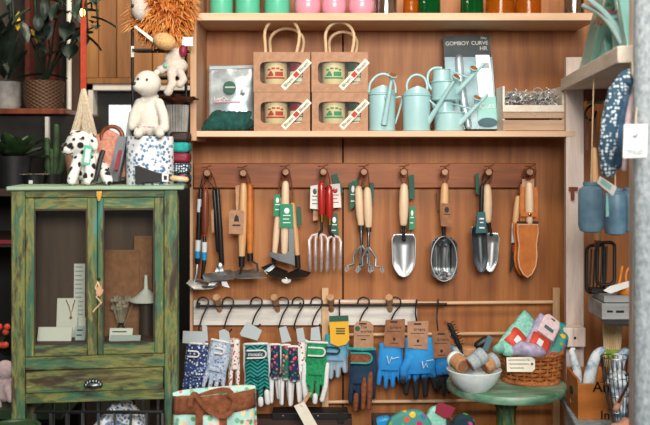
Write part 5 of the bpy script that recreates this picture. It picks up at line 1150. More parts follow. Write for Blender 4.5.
for x in (283, 318): t.part('stud', MB().ell(P(x, 416, Yx-.006), (.004, .003, .004)), 'steel_dark')
Yk = 2.73
t = Th('swing_tag', 'blank cream paper tag on a kraft loop in front of the dark chest', 'tag', P(307, 425, Yk))
t.part('paper', MB().prism([P(294, 406, Yk), P(304, 401.5, Yk), P(319, 428, Yk), P(309, 434, Yk)], (0, .0015, 0)), 'label_ivory'); t.part('strap', MB().prism([P(299.5, 405, Yk-.002), P(309, 392, Yk+.06), P(312, 393, Yk+.06), P(303, 407, Yk-.002)], (0, .002, 0)), 'kraft')
Yt_ = 2.285
t = Th('tote_bag', 'floral mint tote bag with brown straps standing on the bench by the cabinet', 'bag', (X(214, Yt_), Yt_, BZ))
def f(u, v):
    x = 173+82*u+(v-1)*(2-6*u)*1.5; y = 397-7*u+6*math.sin(PI*u)*-.3-1*math.cos(u*6); zt_ = Z(y, Yt_); q = BZ+.002+(zt_-BZ)*v
    return V((X(x, Yt_), Yt_-(.05*math.sin(PI*u)**.5)*(1-.4*v)+.004*math.sin(u*17+v*5), q))
b = t.part('front', MB().grid(f, 20, 20), 'tote_floral', solid=.003)
t.part('back', MB().grid(lambda u, v: V((f(u, v).x, Yt_+.05*math.sin(PI*u)**.5*(1-.5*v), f(u, v).z+.006*v)), 20, 10), 'tote_floral', solid=.003)
def strip(u0, u1, v0, v1, o=.003): return MB().grid(lambda a, c: f(u0+(u1-u0)*a, v0+(v1-v0)*c)+V((0, -o, 0)), 16, 4)
t.part('top_band', strip(0, 1, .87, 1.0), 'brown_suede', b, solid=.002); t.part('band', strip(.12, .62, .58, .70, .004), 'brown_suede', b, solid=.002, label='brown lower band')
for u0 in (.3, .58):
    t.part('strap', strip(u0, u0+.09, .02, .9, .006), 'brown_suede', b, solid=.002)
def band3(pts, hw, th):
    R = []
    for i, p in enumerate(pts):
        tg = (pts[min(i+1, len(pts)-1)]-pts[max(i-1, 0)]).normalized(); n = V((-tg.z, 0, tg.x)).normalized()*hw
        R.append([p-n+V((0, -th, 0)), p+n+V((0, -th, 0)), p+n+V((0, th, 0)), p-n+V((0, th, 0))])
    return MB().rings(R)
t.part('handle', band3(spl([P(*q, Yt_-.062) for q in ((190, 406), (192, 396), (196, 395), (203, 404), (211, 412), (221, 416), (229, 414), (234, 406), (234, 398), (227, 393))]), L(2.4, Yt_), .002), 'brown_suede')
t.part('handle', band3(spl([P(*q, Yt_-.02) for q in ((188, 402), (198, 397), (212, 392), (226, 390), (233, 396), (231, 404))]), L(2.4, Yt_), .002), 'brown_suede')
# crate of sock packs below the table
Yp = 2.47
t = Th('wooden_crate', 'dark crate on the bench holding bright packets below the round table', 'crate', (X(425, Yp), Yp, BZ))
mb = MB(); a0, a1, b0, b1 = X(374, 2.42), X(455, 2.42), 2.40, 2.56; zt_ = Z(430, 2.40)
mb.box(a0, a1, b0, b0+.01, BZ+.01, zt_).box(a0, a1, b1-.01, b1, BZ+.01, zt_).box(a0, a0+.01, b0+.01, b1-.01, BZ+.01, zt_).box(a1-.01, a1, b0+.01, b1-.01, BZ+.01, zt_)
t.part('walls', mb, 'dark_wood'); t.part('base', MB().box(a0, a1, b0, b1, BZ, BZ+.01), 'dark_wood')
def pack(label, pp, Y, mat, hdr=None, dep=.03):
    zb = BZ+.011; cx_ = sum(p[0] for p in pp)/len(pp)
    t = Th('sock_pack', label, 'socks', (X(cx_, Y), Y, zb), 'bright packets in the low crate')
    q = [P(x, y, Y) for x, y in pp]; lo = [V((min(max(p.x, a0+.02), a1-.02), p.y, zb+.0)) for p in (q[-1], q[0])]
    b = t.part('socks', MB().prism(q+lo, (0, dep, 0)), mat, bevel=.008)
    if hdr: t.part('header_card', MB().prism([P(x, y, Y-.004) for x, y in hdr[0]], (0, .003, 0)), hdr[1], b)
pack('teal green packet with a plum header card below the round table', ((425, 420), (430, 410), (437, 407), (449, 411), (452, 421), (449, 430)), 2.52, 'sock_mint', (((437, 404), (441, 402.5), (455.5, 408), (449, 420), (444, 418.5), (435, 413)), 'maroon'))
pack('pink and yellow patterned packet in front in the low crate', ((388, 426), (392, 418), (402, 413), (414, 411), (424, 413), (432, 424), (432, 430)), 2.455, 'sock_bright')
pack('dark packet with green motifs at the right of the low crate', ((452, 426), (456, 418), (464, 415), (472, 417), (476, 424), (474, 430)), 2.44, 'sock_dark')
pack('bright blue packet at the left end of the low crate', ((373, 424), (378, 419), (388, 417), (393, 421), (392, 430)), 2.50, 'blue_band')
# ------------------------------------------------------------------ round table
TY = 2.65; TX = X(506, TY); TZ = Z(382, TY); TR = L(59, TY)
t = Th('round_table', 'small round green painted pedestal table with worn edge', 'table', (TX, TY, 0))
t.part('tabletop', MB().lathe((TX, TY, TZ), [(.01, -.022), (TR*.985, -.022), (TR, -.018), (TR, -.004), (TR*.985, 0), (.01, 0)], 64), 'table_green')
t.part('pedestal', MB().lathe((TX, TY, 0), [(.05, .02), (.05, .05), (.03, .09), (.028, .4), (.04, .46), (.028, .52), (.028, TZ-.08), (.036, TZ-.06), (.036, TZ-.022)], 32), 'green_v')
t.part('foot', MB().lathe((TX, TY, 0), [(.13, 0), (.135, .008), (.12, .02), (.04, .03)], 40), 'green_v')
# bowl
BY = 2.565; bx = X(474, BY)
t = Th('bowl', 'white grey ceramic bowl at the left of the green table', 'bowl', (bx, BY, TZ)); r = L(27.3, BY)
hB = L(20.5, BY)
t.part('bowl', MB().lathe((bx, BY, TZ), [(r*.5, 0), (r*.54, .003), (r*.78, hB*.35), (r*.94, hB*.75), (r, hB), (r*.965, hB+.0015), (r*.9, hB*.75), (r*.72, hB*.38), (r*.45, .008), (.003, .007)], 56), 'ceramic')
def roll(label, a, b, ya, yb_, rad, m1, m2, fr=.45):
    A, B = P(a[0], a[1], ya), P(b[0], b[1], yb_); k = L(rad, ya)
    t = Th('wrapped_brush', label, 'brush', A.lerp(B, .5)-V((0, 0, k)), 'wrapped rolls in the white bowl')
    M = A.lerp(B, fr); b1 = t.part('tan_end', MB().tube([A, M], [k*.96, k*.96], 20), m1, bevel=.003); t.part('sleeve', MB().tube([M, B], [k, k*1.02], 20), m2, bevel=.004)
    d = (B-A).normalized(); t.part('end_cap', MB().tube([A-d*.001, A+d*.0008], [k*.7, k*.7], 18), 'kraft_dark', b1)
roll('tan and grey roll at the left rim of the bowl', (463, 366), (453, 358), 2.53, 2.57, 8.5, 'tan_roll', 'ceramic', .75)
roll('tan roll with pale ring standing upright in the bowl', (468.5, 364), (469, 347), 2.60, 2.60, 7.2, 'tan_roll', 'tan_roll', .5)
roll('grey felt sleeved roll lying across the front of the bowl', (469.5, 365), (484.5, 354), 2.525, 2.54, 8.3, 'felt_grey', 'felt_grey', .5)
roll('tan and grey roll at the right rim of the bowl', (484, 367), (496, 359.5), 2.54, 2.555, 8.5, 'tan_roll', 'felt_grey', .6)
t = Th('brush', 'black bristled brush standing at the left of the bowl', 'brush', P(463, 362, 2.59), 'black brushes in the white bowl')
t.part('handle', MB().tube([P(465, 366, 2.59), P(459, 346, 2.59)], .006, 10, rnd=True), 'black'); mb = MB()
for i in range(60):
    s = i/60; c = P(449+12*s*.9, 324+24*s, 2.59); a = i*2.4; mb.tube([c, c+V((.017*math.cos(a), .017*math.sin(a), .008))], .001, 4)
mb.tube([P(449.5, 325, 2.59), P(460, 348, 2.59)], .007, 8, rnd=True); t.part('bristles', mb, 'black')
t = Th('brush', 'short black brush head behind the upright tan roll', 'brush', P(481, 358, 2.62), 'black brushes in the white bowl')
t.part('head', MB().tube([P(478, 345, 2.62), P(486, 340, 2.62)], L(4.2, 2.62), 12, rnd=True), 'black'); t.part('handle', MB().tube([P(481, 343, 2.62), P(478, 362, 2.62)], .005, 8), 'black')
t = Th('clip', 'grey black scraper standing at the right in the bowl', 'scraper', P(486, 358, 2.60))
t.part('blade', MB().poly(((488, 335), (493.5, 338), (487, 353), (482, 350)), 2.598, .004), 'ink_blue', bevel=.001); t.part('handle', MB().poly(((482, 349), (487.2, 352), (483, 362), (479, 360)), 2.597, .007), 'black', bevel=.001)
one('grey_pouch', 'rolled pale grey cloth between the rolls in the bowl', 'cloth', MB().tube([P(457, 350, 2.60), P(461, 360, 2.59)], L(5, 2.6), 14, rnd=True), 'felt_grey')
# wicker basket
KY = 2.66; kx = X(531, KY); ra, rb = L(25, KY), L(29.5, KY); hK = L(29, KY)
t = Th('wicker_basket', 'low oval brown wicker basket of socks at the right of the green table', 'basket', (kx, KY, TZ))
sy = .8; rows = 7; mb = MB(); ns = 22
def kp(a, z, o=0.): 
    q = (ra+(rb-ra)*(z/hK)**.7+o); return V((kx+q*math.cos(a), KY+q*sy*math.sin(a), TZ+z))
for j in range(rows):
    z = .010+(hK-.018)*j/(rows-1)
    mb.tube([kp(2*PI*k/156, z, .0055*math.cos(ns/2*2*PI*k/156+PI*j)) for k in range(156)], .0047, 6, loop=True)
b = t.part('weave', mb, 'wicker_strand'); mb = MB()
for k in range(ns): 
    a = 2*PI*k/ns; mb.tube([kp(a, .002), kp(a, hK*.5), kp(a, hK)], .0036, 6)
t.part('stakes', mb, 'wicker_strand')
for z, o, nm in ((hK+.002, .002, 'rim'), (.005, .003, 'base_rim')):
    mb = MB()
    for ph in (0, PI): mb.tube([kp(2*PI*k/180, z+.0035*math.sin(30*2*PI*k/180+ph), o+.0035*math.cos(30*2*PI*k/180+ph)) for k in range(180)], .0042, 6, loop=True)
    t.part(nm, mb, 'wicker_strand')
t.part('base', MB().lathe((kx, KY, TZ), [(.002, .001), (ra*.97, .001), (ra*.97, .006), (.002, .006)], 40, sy), 'wicker')
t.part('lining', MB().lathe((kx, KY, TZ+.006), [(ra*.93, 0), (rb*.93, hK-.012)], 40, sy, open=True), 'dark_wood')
yt = KY-rb*sy-.012
g_ = t.part('tag', MB().prism([P(x, y, yt) for x, y in ((506.5, 357.5), (531, 356.8), (535, 359.5), (535, 369), (532, 372), (507, 371.8))], (0, .0016, 0)), 'label_ivory', label='cream handwritten tag')
mb = MB()
for y0, xa, xb in ((360, 508.5, 530), (364, 509, 529), (368, 510, 524)):
    n = int((xb-xa)*1.6); mb.tube([P(xa+(xb-xa)*i/n, y0+.75*math.sin(i*2.1)*math.sin(i*.7+y0), yt-.0004) for i in range(n+1)], .0009, 4)
t.part('writing', mb, 'ink', g_); t.part('tag_hole', MB().lathe(P(532, 364, yt-.0005), [(.001, -.0004), (L(1.2, yt), -.0004), (L(1.2, yt), .0004)], 14, M=Matrix.Rotation(PI/2, 3, 'X')), 'black', g_)
def sock(label, pts, Y, rs, mat, flat=.8, wob=.005):
    return one('rolled_socks', label, 'socks', MB().tube([P(x, y, yy) for (x, y), yy in zip(pts, Y)], [L(r, 2.62) for r in rs], 20, flat=flat, rnd=True).wobble(wob, 45), mat, 'socks in the wicker basket')
sock('mint socks bulging at the left rim of the wicker basket', ((497.5, 350), (503, 347.5), (510, 351)), (2.615, 2.60, 2.60), (5.5, 7, 6), 'sock_mint')
sock('crumpled lilac socks at the front of the wicker basket', ((513, 352.5), (522, 349), (532, 350), (541, 352.5)), (2.595, 2.58, 2.58, 2.59), (5, 7.5, 7.5, 5.5), 'sock_lilac', .8, .008)
def spack(label, c0, c1, w, Y, mat, band0, band1, hdr=None, tilt=.1):
    """flat folded socks lying back at a slant with a red paper band"""
    A, B = P(c0[0], c0[1], Y), P(c1[0], c1[1], Y+.07); d = B-A; s_ = V((d.z*1., 0, -d.x)); s_ = V((.93, 0, -.36)) if s_.length < 1e-6 else V((d.z, 0, -d.x)).normalized(); n = d.cross(s_).normalized()
    if n.y > 0: n = -n
    t = Th('sock_pack', label, 'socks', A, 'socks in the wicker basket'); hw = L(w/2, Y); th = .014
    b = t.part('socks', MB().grid(lambda u, v: A+d*v+s_*hw*(u-.5)*2+n*th*(1-(2*u-1)**4)*(1-(2*v-1)**6), 14, 18).wobble(.003, 60), mat, solid=.014)
    t.part('band', MB().grid(lambda u, v: A+d*(band0+(band1-band0)*v)+s_*hw*1.03*(u-.5)*2+n*(th+.010)*(1-(2*u-1)**6), 14, 2), 'band_red', solid=.0015)
    m = band0*.5+band1*.5
    t.part('band_print', MB().grid(lambda u, v: A+d*(band0+(band1-band0)*(.3+.4*v))+s_*hw*(u-.8)*.5+n*(th+.0118), 4, 1), 'ink_white')
    if hdr:
        h = t.part('header_card', MB().grid(lambda u, v: A+d*(hdr[0]+(hdr[1]-hdr[0])*v)+s_*hw*.84*(u-.5)*2*(1-.35*max(0, v-.8)/.2)+n*(th+.012), 8, 10), hdr[2], solid=.0015)
        t.part('hang_slot', MB().grid(lambda u, v: A+d*(hdr[0]+(hdr[1]-hdr[0])*(.84+.06*v))+s_*hw*.4*(u-.5)+n*(th+.0138), 4, 1), 'black', h); t.part('print', MB().grid(lambda u, v: A+d*(hdr[0]+(hdr[1]-hdr[0])*(.3+.16*v))+s_*hw*.9*(u-.5)+n*(th+.0138), 4, 1), 'ink_blue', h)
spack('mint socks in a red paper band lying back in the basket', (506, 352), (532, 320), 24, 2.62, 'sock_mint', .1, .5)
spack('lilac socks with red band and pale header card lying back in the basket', (532, 356), (549, 321), 24, 2.62, 'sock_lilac', .1, .48, (.5, 1.03, 'sock_pink'))
spack('teal sock pack with red band at the right behind the lilac pack', (546, 358), (557, 322), 15, 2.66, 'cuff_teal', .1, .35)
spack('bright patterned sock pack at the right end of the basket', (552, 360), (562, 333), 13, 2.64, 'sock_bright', .02, .1)

# ------------------------------------------------------------------ white side unit at the right, running towards the viewer
US = .1163; UX0, UY0 = X(574, 2.78), 2.78         # far left post; the unit's line leans slightly to the left as it comes forward
def U(s, q=0., z=0.):                             # s metres towards the viewer, q metres to the right
    n = math.sqrt(1+US*US); return V((UX0-US*s/n+q/n, UY0-s/n-q*US/n, z))
def ubox(s0, s1, q0, q1, z0, z1): return MB().hexa([U(s1, q0, z0), U(s1, q1, z0), U(s0, q1, z0), U(s0, q0, z0), U(s1, q0, z1), U(s1, q1, z1), U(s0, q1, z1), U(s0, q0, z1)])
t = Th('side_unit', 'whitewashed wooden shelf unit standing at right angles to the bookcase', 'shelf unit', U(.42, .13, 0))
zt0 = Z(57, 2.76); zb1, zb0 = 1.657, 1.62
SL = .80
t.part('post', ubox(-.02, .02, -.027, .027, 0, zt0), 'post_white', bevel=.003)
t.part('post', ubox(SL-.02, SL+.02, -.002, .03, 0, 1.95), 'post_white', bevel=.003)
t.part('post', ubox(-.02, .02, .26, .31, 0, zt0), 'post_white', bevel=.003); t.part('post', ubox(SL-.02, SL+.02, .26, .31, 0, zt0), 'post_white', bevel=.003)
t.part('shelf', ubox(-.03, SL+.03, -.036, .31, zb0, zb1), 'board_white', bevel=.002, label='thick pale top shelf board')
t.part('support_rail', ubox(.0, .035, .027, .26, Z(101, 2.76), Z(90, 2.76)), 'handle_brown', label='brown wooden cross rail')
zl = Z(422, 2.43)
t.part('shelf', ubox(.02, SL+.02, -.055, .31, zl-.02, zl), 'zinc', bevel=.004, label='grey metal edged lower shelf')
zm = Z(318.5, 2.5)
t.part('shelf', ubox(.10, .36, .03, .26, zm-.005, zm), 'black_iron', label='thin dark shelf')
t.part('block', MB().box(X(563.5, 2.70), X(586, 2.70), 2.7, 2.755, Z(347.5, 2.7), Z(328, 2.7)), 'post_white', bevel=.004)
t.part('block_screw', MB().ell(P(575, 338, 2.699), (.004, .002, .004)), 'black_iron')
t.part('latch', MB().pbox(571, 574.5, 191, 200, 2.752, .004).pbox(569, 578, 187, 191, 2.753, .003), 'handle_brown')
# things on the top board
zt_ = zb1
t = Th('card_tent', 'big mint card tent with floral print on the top board', 'card', U(.4, .06, zt_), 'floral card tents on the top board')
def tent(t, s0, s1, q, h, mat_out, ap=.5, wd=.07):
    a, c = U(s0, q, zt_), U(s1, q, zt_); m = a.lerp(c, ap)+V((0, 0, h)); n = U(0, 1)-U(0, 0)
    for p, mt in ((a, 'mint'), (c, mat_out)):
        d = (c-a).normalized()*(wd if p is a else -.05)
        t.part('panel', MB().prism([p, p+d, m+d*.35, m-d*.35], n*.06), mt, bevel=.002)
        o = -n*.0012; i0, i1 = p.lerp(m, .42)+d*.35, p.lerp(m, .93)+d*.2
        if p is a:
            e0, e1 = p+d, m+d*.35; oo = (e1-e0).cross(n).normalized()*.0012; oo = oo if oo.y < 0 else -oo
            t.part('floral_print', MB().prism([e0.lerp(e1, .42)+oo+n*.003, e0.lerp(e1, .42)+oo+n*.056, e0.lerp(e1, .97)+oo+n*.056, e0.lerp(e1, .97)+oo+n*.003], oo*.5), 'card_floral')
        t.part('floral_print', MB().prism([i0+o, i0+d*.55+o, i1+d*.3+o, i1+o], n*.001), 'card_floral')
tent(t, .06, .76, .0, .25, 'mint', .72, .19)
t.part('inside_shade', MB().prism([U(.14, .062, zt_+.001), U(.7, .062, zt_+.001), U(.55, .062, zt_+.2)], (U(0, 1)-U(0, 0))*.004), 'saw_card', label='dark sheet standing in for the shade inside')  # added dark triangle, gives the hollow of the tent its shade by colour
t = Th('card_tent', 'small floral card beside the mint pot on the top board', 'card', U(.34, .1, zt_), 'floral card tents on the top board'); tent(t, .28, .40, .02, .13, 'mint', .5, .05)
t = Th('mint_pot', 'ribbed mint metal pot between the card tents on the top board', 'pot', U(.53, .055, zt_))
c = U(.53, .055, zt_); t.part('body', MB().lathe(c, [(.036, 0), (.04, .003), (.045, .075), (.049, .078), (.049, .088), (.045, .09), (.046, .098), (.05, .1), (.05, .108), (.044, .11), (.04, .1), (.037, .01)], 32), 'mint')
t = Th('curved_handle', 'two pale mint curved tubes arching from the top shelf over the top board', 'tube', U(.5, -.02, zt_))
for k, (pp) in enumerate((((582, -8), (592, 2), (604, 12), (616, 26), (627, 41)), ((584, 6), (594, 10), (604, 17), (613, 28), (622, 43)))):
    ys = (2.42, 2.36, 2.28, 2.2, 2.12)
    t.part('tube', MB().tube(spl([P(x, y, yy) for (x, y), yy in zip(pp, ys)]), .0075, 10, rnd=True), 'can_blue')
# hanging things at the unit
t = Th('grill_rake', 'black wire framed double rake with a wooden grip hanging beside the white post', 'garden tool', P(600, 292, 2.55))
t.part('handle', wgrip((594, 150), (597.5, 246), 2.56, 7), 'handle'); t.part('ferrule', stick(((597.5, 240), (597.8, 247)), 2.56, (3.2, 3), rnd=False), 'handle_brown')
def rr(x0, x1, y0, y1, Y, sk, r=5):
    q = []
    for cx_, cy_, a0 in ((x1-r, y0+r, -PI/2), (x1-r, y1-r, 0), (x0+r, y1-r, PI/2), (x0+r, y0+r, PI)):
        for i in range(5): a = a0+PI/2*i/4; xx, yy = cx_+r*math.cos(a), cy_+r*math.sin(a); q.append(P(xx, yy+sk*(xx-x0), Y))
    return q
t.part('frame', MB().tube(rr(586.5, 604, 246, 293, 2.57, -.12), .0052, 8, loop=True).tube(rr(597, 614.5, 243, 285, 2.53, -.05), .0052, 8, loop=True), 'black_iron'); mb = MB()
for i in range(4):
    x = 589.5+3.6*i; mb.tube([P(x+2, 249, 2.57), P(x, 289, 2.57)], .0022, 6)
for i in range(2): mb.tube([P(602+5*i, 246, 2.53), P(601+5*i, 281, 2.53)], .0022, 6)
mb.box(X(588, 2.57), X(603, 2.57), 2.53, 2.57, Z(291, 2.57), Z(287, 2.57)); t.part('tines', mb, 'black_iron')
t.part('cord', MB().tube([P(594, 152, 2.56), P(592, 130, 2.6), P(592, 108, 2.72)], .002, 6), 'leather_dark')
hk = U(.02, .06)
t = Th('hanging_hook', 'black double hook on the brown cross rail under the top board', 'hook', P(591, 122, 2.72)); t.part('hook', MB().tube(spl([P(x, y, 2.715) for x, y in ((593, 94), (594, 103), (588, 108), (585, 114), (588, 120), (594, 118), (596, 111))]), .0038, 8), 'black_iron')
for i, x in enumerate((587, 594)): one('leather_strip', ['brown leather strip hanging from the black hook, nearest the post', 'brown leather strip hanging from the black hook beside the knitted bag'][i], 'strap', MB().pbox(x-1.6, x+2, 119, 178 if i else 150, 2.70+.004*i, .003), 'leather_dark', 'leather strips on the black hook')
one('green_card', 'green and white card showing under the top board', 'card', MB().pbox(587, 603, 88, 104, 2.78, .002), 'mint_tin')
def bottle(label, cx_, y0, y1, w, Y, cord_top):
    c = P(cx_, y1, Y); r = L(w/2, Y); h = L(y1-y0, Y)
    t = Th('hanging_bottle', label, 'bottle', c, 'grey blue bottles hanging from cords')
    b = t.part('body', MB().lathe(c, [(r*.5, 0), (r*.86, .004), (r, .02), (r*1.0, h*.78), (r*.92, h*.87), (r*.6, h*.92), (r*.56, h), (r*.45, h), (r*.45, h*.94)], 32), 'bottle_blue')
    t.part('neck_band', MB().lathe(c, [(r*.6, h*.93), (r*.64, h*.94), (r*.64, h*.99), (r*.6, h)], 28), 'bottle_blue', b)
    t.part('cord', MB().tube([c+V((0, 0, h*.96)), P(cord_top[0], cord_top[1], Y)], .0018, 6), 'rope'); return t
t = bottle('grey blue bottle hanging nearest the white post', 591, 182, 232.5, 25, 2.30, (594, 70))
bt = t
t = bottle('grey blue bottle with a green printed tag, middle of the hanging three', 615.5, 188, 235, 23, 2.36, (613, 74))
g_ = t.part('tag', MB().prism([P(597, 183, 2.28), P(600, 176, 2.28), P(617, 187, 2.28), P(613, 196, 2.28)], (0, .0015, 0)), 'tag_white'); t.part('print', MB().prism([P(600, 182.5, 2.279), P(602, 178.5, 2.279), P(612, 185.5, 2.279), P(610, 190, 2.279)], (0, .0005, 0)), 'mint', g_); t.part('ribbon', MB().poly(((606, 193), (608, 192), (609, 216), (606, 217)), 2.29, .001), 'mint')
t = bottle('grey blue bottle furthest right, half hidden by the near post', 631, 187, 232, 20, 2.42, (628, 78))
# knitted bag + tag
NY = 1.90
t = Th('knitted_bag', 'navy and white patterned fabric bag with pink lining hanging from the near post', 'bag', P(620, 176, NY))
t.part('body', MB().tube([P(634, 70, NY), P(626, 76, NY-.01), P(617, 92, NY-.02), P(611, 120, NY-.02), P(608, 148, NY-.015), P(608.5, 170, NY-.01)], [L(q, NY) for q in (3, 6.5, 9, 9.5, 9, 8)], 24, flat=.8, rnd=True), 'knit_navy')
t.part('side_strip', MB().tube([P(637, 74, NY+.01), P(629, 88, NY), P(624, 112, NY), P(620.5, 140, NY), P(620, 168, NY)], [L(q, NY) for q in (3, 5, 5.5, 5.5, 4.5)], 18, flat=.8, rnd=True), 'knit_navy2') if False else None
soft('navy_cloth', '#20384a', '#30506a', .9, 0, 60.)
t.part('side_strip', MB().tube([P(632, 80, NY-.006), P(625, 96, NY-.02), P(620.5, 118, NY-.025), P(618.5, 142, NY-.02), P(618, 165, NY-.015)], [L(q, NY) for q in (2.2, 4.2, 4.6, 4.6, 4)], 18, flat=.9, rnd=True), 'navy_cloth', label='plain navy band')
t.part('lining', MB().tube([P(637, 84, NY), P(632, 100, NY-.005), P(628, 122, NY-.005), P(625, 146, NY), P(624, 168, NY)], [L(q, NY) for q in (2.6, 4.2, 4.2, 3.8, 3.2)], 16, flat=.8, rnd=True), 'sock_pink', label='pink lining')
t.part('drawstring', MB().tube(spl([P(634, 55, NY+.0), P(633, 72, NY-.02), P(637, 86, NY-.03), P(635, 98, NY-.03), P(640, 108, NY-.03), P(634, 112, NY-.03), P(636, 96, NY-.032), P(640, 90, NY-.03)]), .0032, 8), 'macrame')
t.part('toggle', MB().ell(P(628.5, 82, NY-.03), (L(3.4, NY), .007, L(3, NY))), 'navy_cloth')
GY = 1.76
t = Th('swing_tag', 'white square tag with a small dark bird hanging in front of the metal post', 'tag', P(635, 158, GY))
b = t.part('card', MB().hexa([P(623, 158, GY), P(647, 157, GY), P(647, 157, GY+.0012), P(623, 158, GY+.0012), P(624, 124.5, GY), P(647.5, 124, GY), P(647.5, 124, GY+.0012), P(624, 124.5, GY+.0012)]), 'white')
t.part('string', MB().tube([P(635.5, 128, GY-.001), P(636, 116, GY), P(637, 106, NY-.04)], .0014, 6), 'macrame'); t.part('eyelet', MB().ell(P(635.5, 128.3, GY), (.0016, .0012, .0016)), 'ink', b)
t.part('bird', MB().poly(((632, 133.5), (633.6, 135.4), (635, 135.6), (636.6, 134.4), (637.2, 132.6), (638, 133.4), (637.6, 135.4), (636.2, 137.8), (634.6, 138.3), (633, 137.4)), GY-.0006, .0008), 'ink_blue', b)
t.text('HAND MADE', P(635.3, 141.8, GY-.0006), .0052, 'ink_blue', b); t.text('BORN IN ITALY', P(635.3, 150.5, GY-.0006), .0056, 'ink_blue', b); t.text('MADE ART', P(635.3, 152.4, GY-.0006), .0062, 'ink_blue', b); t.text('SEAN · FERNANDO', P(635.3, 154.4, GY-.0006), .0048, 'ink_blue', b)
# grey trays
def traybox(label, x0, x1, y0, y1, Y, zb, dep=.16):
    z1 = zb+L(y1-y0, Y); a0, a1 = X(x0, Y), X(x1, Y); t = Th('grey_tray', label, 'tray', ((a0+a1)/2, Y+dep/2, zb), 'grey wooden trays on the thin dark shelf')
    th = .008; t.part('front', MB().box(a0, a1, Y, Y+th, zb, z1), 'grey_wood', bevel=.001); t.part('back', MB().box(a0, a1, Y+dep-th, Y+dep, zb, z1), 'grey_wood', bevel=.001)
    for x in (a0, a1-th): t.part('side', MB().box(x, x+th, Y+th, Y+dep-th, zb, z1), 'grey_wood', bevel=.001)
    t.part('base', MB().box(a0+th, a1-th, Y+th, Y+dep-th, zb, zb+.005), 'grey_wood'); return t, z1
Yg = 2.48
t, z1 = traybox('lower grey wooden tray with dark slots on the thin shelf', 602, 640, 301, 317, Yg, zm+.001, .13)
t.part('slots', MB().pbox(607, 613, 310.5, 312.5, Yg-.0008, .001).pbox(616, 624, 310.5, 312.8, Yg-.0008, .001), 'black')
t2, z2 = traybox('upper grey wooden tray holding orange bits and a white label', 604, 642, 290, 297, Yg+.01, z1+.001, .11)
t = Th('orange_hooks', 'bright orange bent wire hooks rising from the upper grey tray', 'wire', P(622, 290, Yg+.05)); zz = z1+.01
soft('orange', '#e07a1c', '#f29a3a', .5, 0, 30.)
for pp in (((617, 292), (619.5, 282), (622.5, 266)), ((627, 292), (626, 275), (629, 268), (633, 267))): t.part('wire', MB().tube(spl([P(x, y, Yg+.05) for x, y in pp]), .0032, 8), 'orange')
one('white_label', 'slanting white label propped on the upper grey tray', 'label', MB().prism([P(604, 291, Yg-.004), P(610, 287, Yg+.0), P(630, 281.5, Yg+.01), P(629, 287, Yg), P(611, 293.5, Yg-.008)], (0, .002, .002)), 'paper')
t = one('orange_fruit', 'round orange object in the upper grey tray', 'ball', MB().ell(V((X(626, Yg+.06), Yg+.06, z1+.03)), .024), 'orange')
# letter box with contents
LY = 2.45; zl0 = zl
t = Th('wooden_box', 'golden brown wooden box with black old style letters on the lower shelf', 'box', (X(597, LY), LY+.07, zl0))
a0, a1 = X(578, LY), X(621, LY); h = L(36, LY); th = .007; d = .15; sk = X(566.5, LY+d)-a0
def pb(x0, x1, y0, y1, z0, z1): return MB().hexa([V((x0+sk*(y-LY)/d, y, z)) if False else V((x+sk*(y-LY)/d, y, z)) for x, y, z in ((x0, y0, z0), (x1, y0, z0), (x1, y1, z0), (x0, y1, z0), (x0, y0, z1), (x1, y0, z1), (x1, y1, z1), (x0, y1, z1))])
fr = t.part('front', pb(a0, a1, LY, LY+th, zl0, zl0+h), 'letter_box', bevel=.001); t.part('side', pb(a0, a0+th, LY+th, LY+d-th, zl0, zl0+h+.01), 'letter_box', bevel=.001, label='darker side with a hand hole')
t.part('side', pb(a1-th, a1, LY+th, LY+d-th, zl0, zl0+h), 'letter_box', bevel=.001); t.part('back', pb(a0, a1, LY+d-th, LY+d, zl0, zl0+h+.012), 'letter_box', bevel=.001); t.part('base', pb(a0+th, a1-th, LY+th, LY+d-th, zl0, zl0+.006), 'letter_box')
hm = V((a0+sk*.55-.0006, LY+d*.55, zl0+h*.62)); t.part('hand_hole', MB().ell(hm, (.003, .02, .012)), 'black')
def blackletter(s, x, y, size):
    for dx in (0, .5): t.text(s, P(x+dx*.8, y, LY-.0006), size, 'ink', fr, ax='LEFT')
blackletter('An', 592.5, 387.5, .04); blackletter('In', 600, 415.5, .036)
for i, (pp, Y, rs, lab) in enumerate(((((575, 402), (577.5, 375), (572, 353), (574, 349)), 2.545, (5, 5, 3, 1.5), 'pointed white and blue glazed shape at the left in the wooden box'), (((588, 400), (590, 375), (596, 356), (602, 350)), 2.535, (6.5, 6.5, 5, 3.5), 'leaning white and blue glazed shape in the middle of the wooden box'), (((608, 400), (614, 378), (620, 360), (625, 352)), 2.53, (7, 7, 6, 4.5), 'white and blue glazed shape behind the wire basket'))):
    one('glazed_vase', lab, 'vase', MB().tube(spl([P(x, y, Y) for x, y in pp]), [L(rs[0]+(rs[-1]-rs[0])*(k/18)**1.6, Y) for k in range(19)], 18, flat=.8, rnd=True), 'tie_dye', 'white and blue shapes in the wooden box')
t = Th('stick_bundle', 'bundle of bamboo sticks with a green band behind the wooden box', 'sticks', (X(612, 2.70), 2.70, zl0)); mb = MB()
SB = 2.66; zt1 = zm-.012
for i in range(22):
    x = 603.5+19*((i*7) % 22)/21; y = SB+.03*((i*5) % 11)/10
    xb = 606+10*((i*7) % 22)/21
    mb.tube([V((X(xb, y), y, zl0+.001)), V((X(x, y), y, zt1-.006*(i % 3)))], .0036, 6)
t.part('sticks', mb, 'bamboo'); t.part('band', MB().lathe((X(611, SB+.015), SB+.015, Z(354, SB)), [(.034, 0), (.036, .002), (.037, .02), (.035, .022)], 24, .8), 'leaf_band') if False else None
soft('band_green', '#7fa02c', '#a3c04a', .6, 0, 30.)
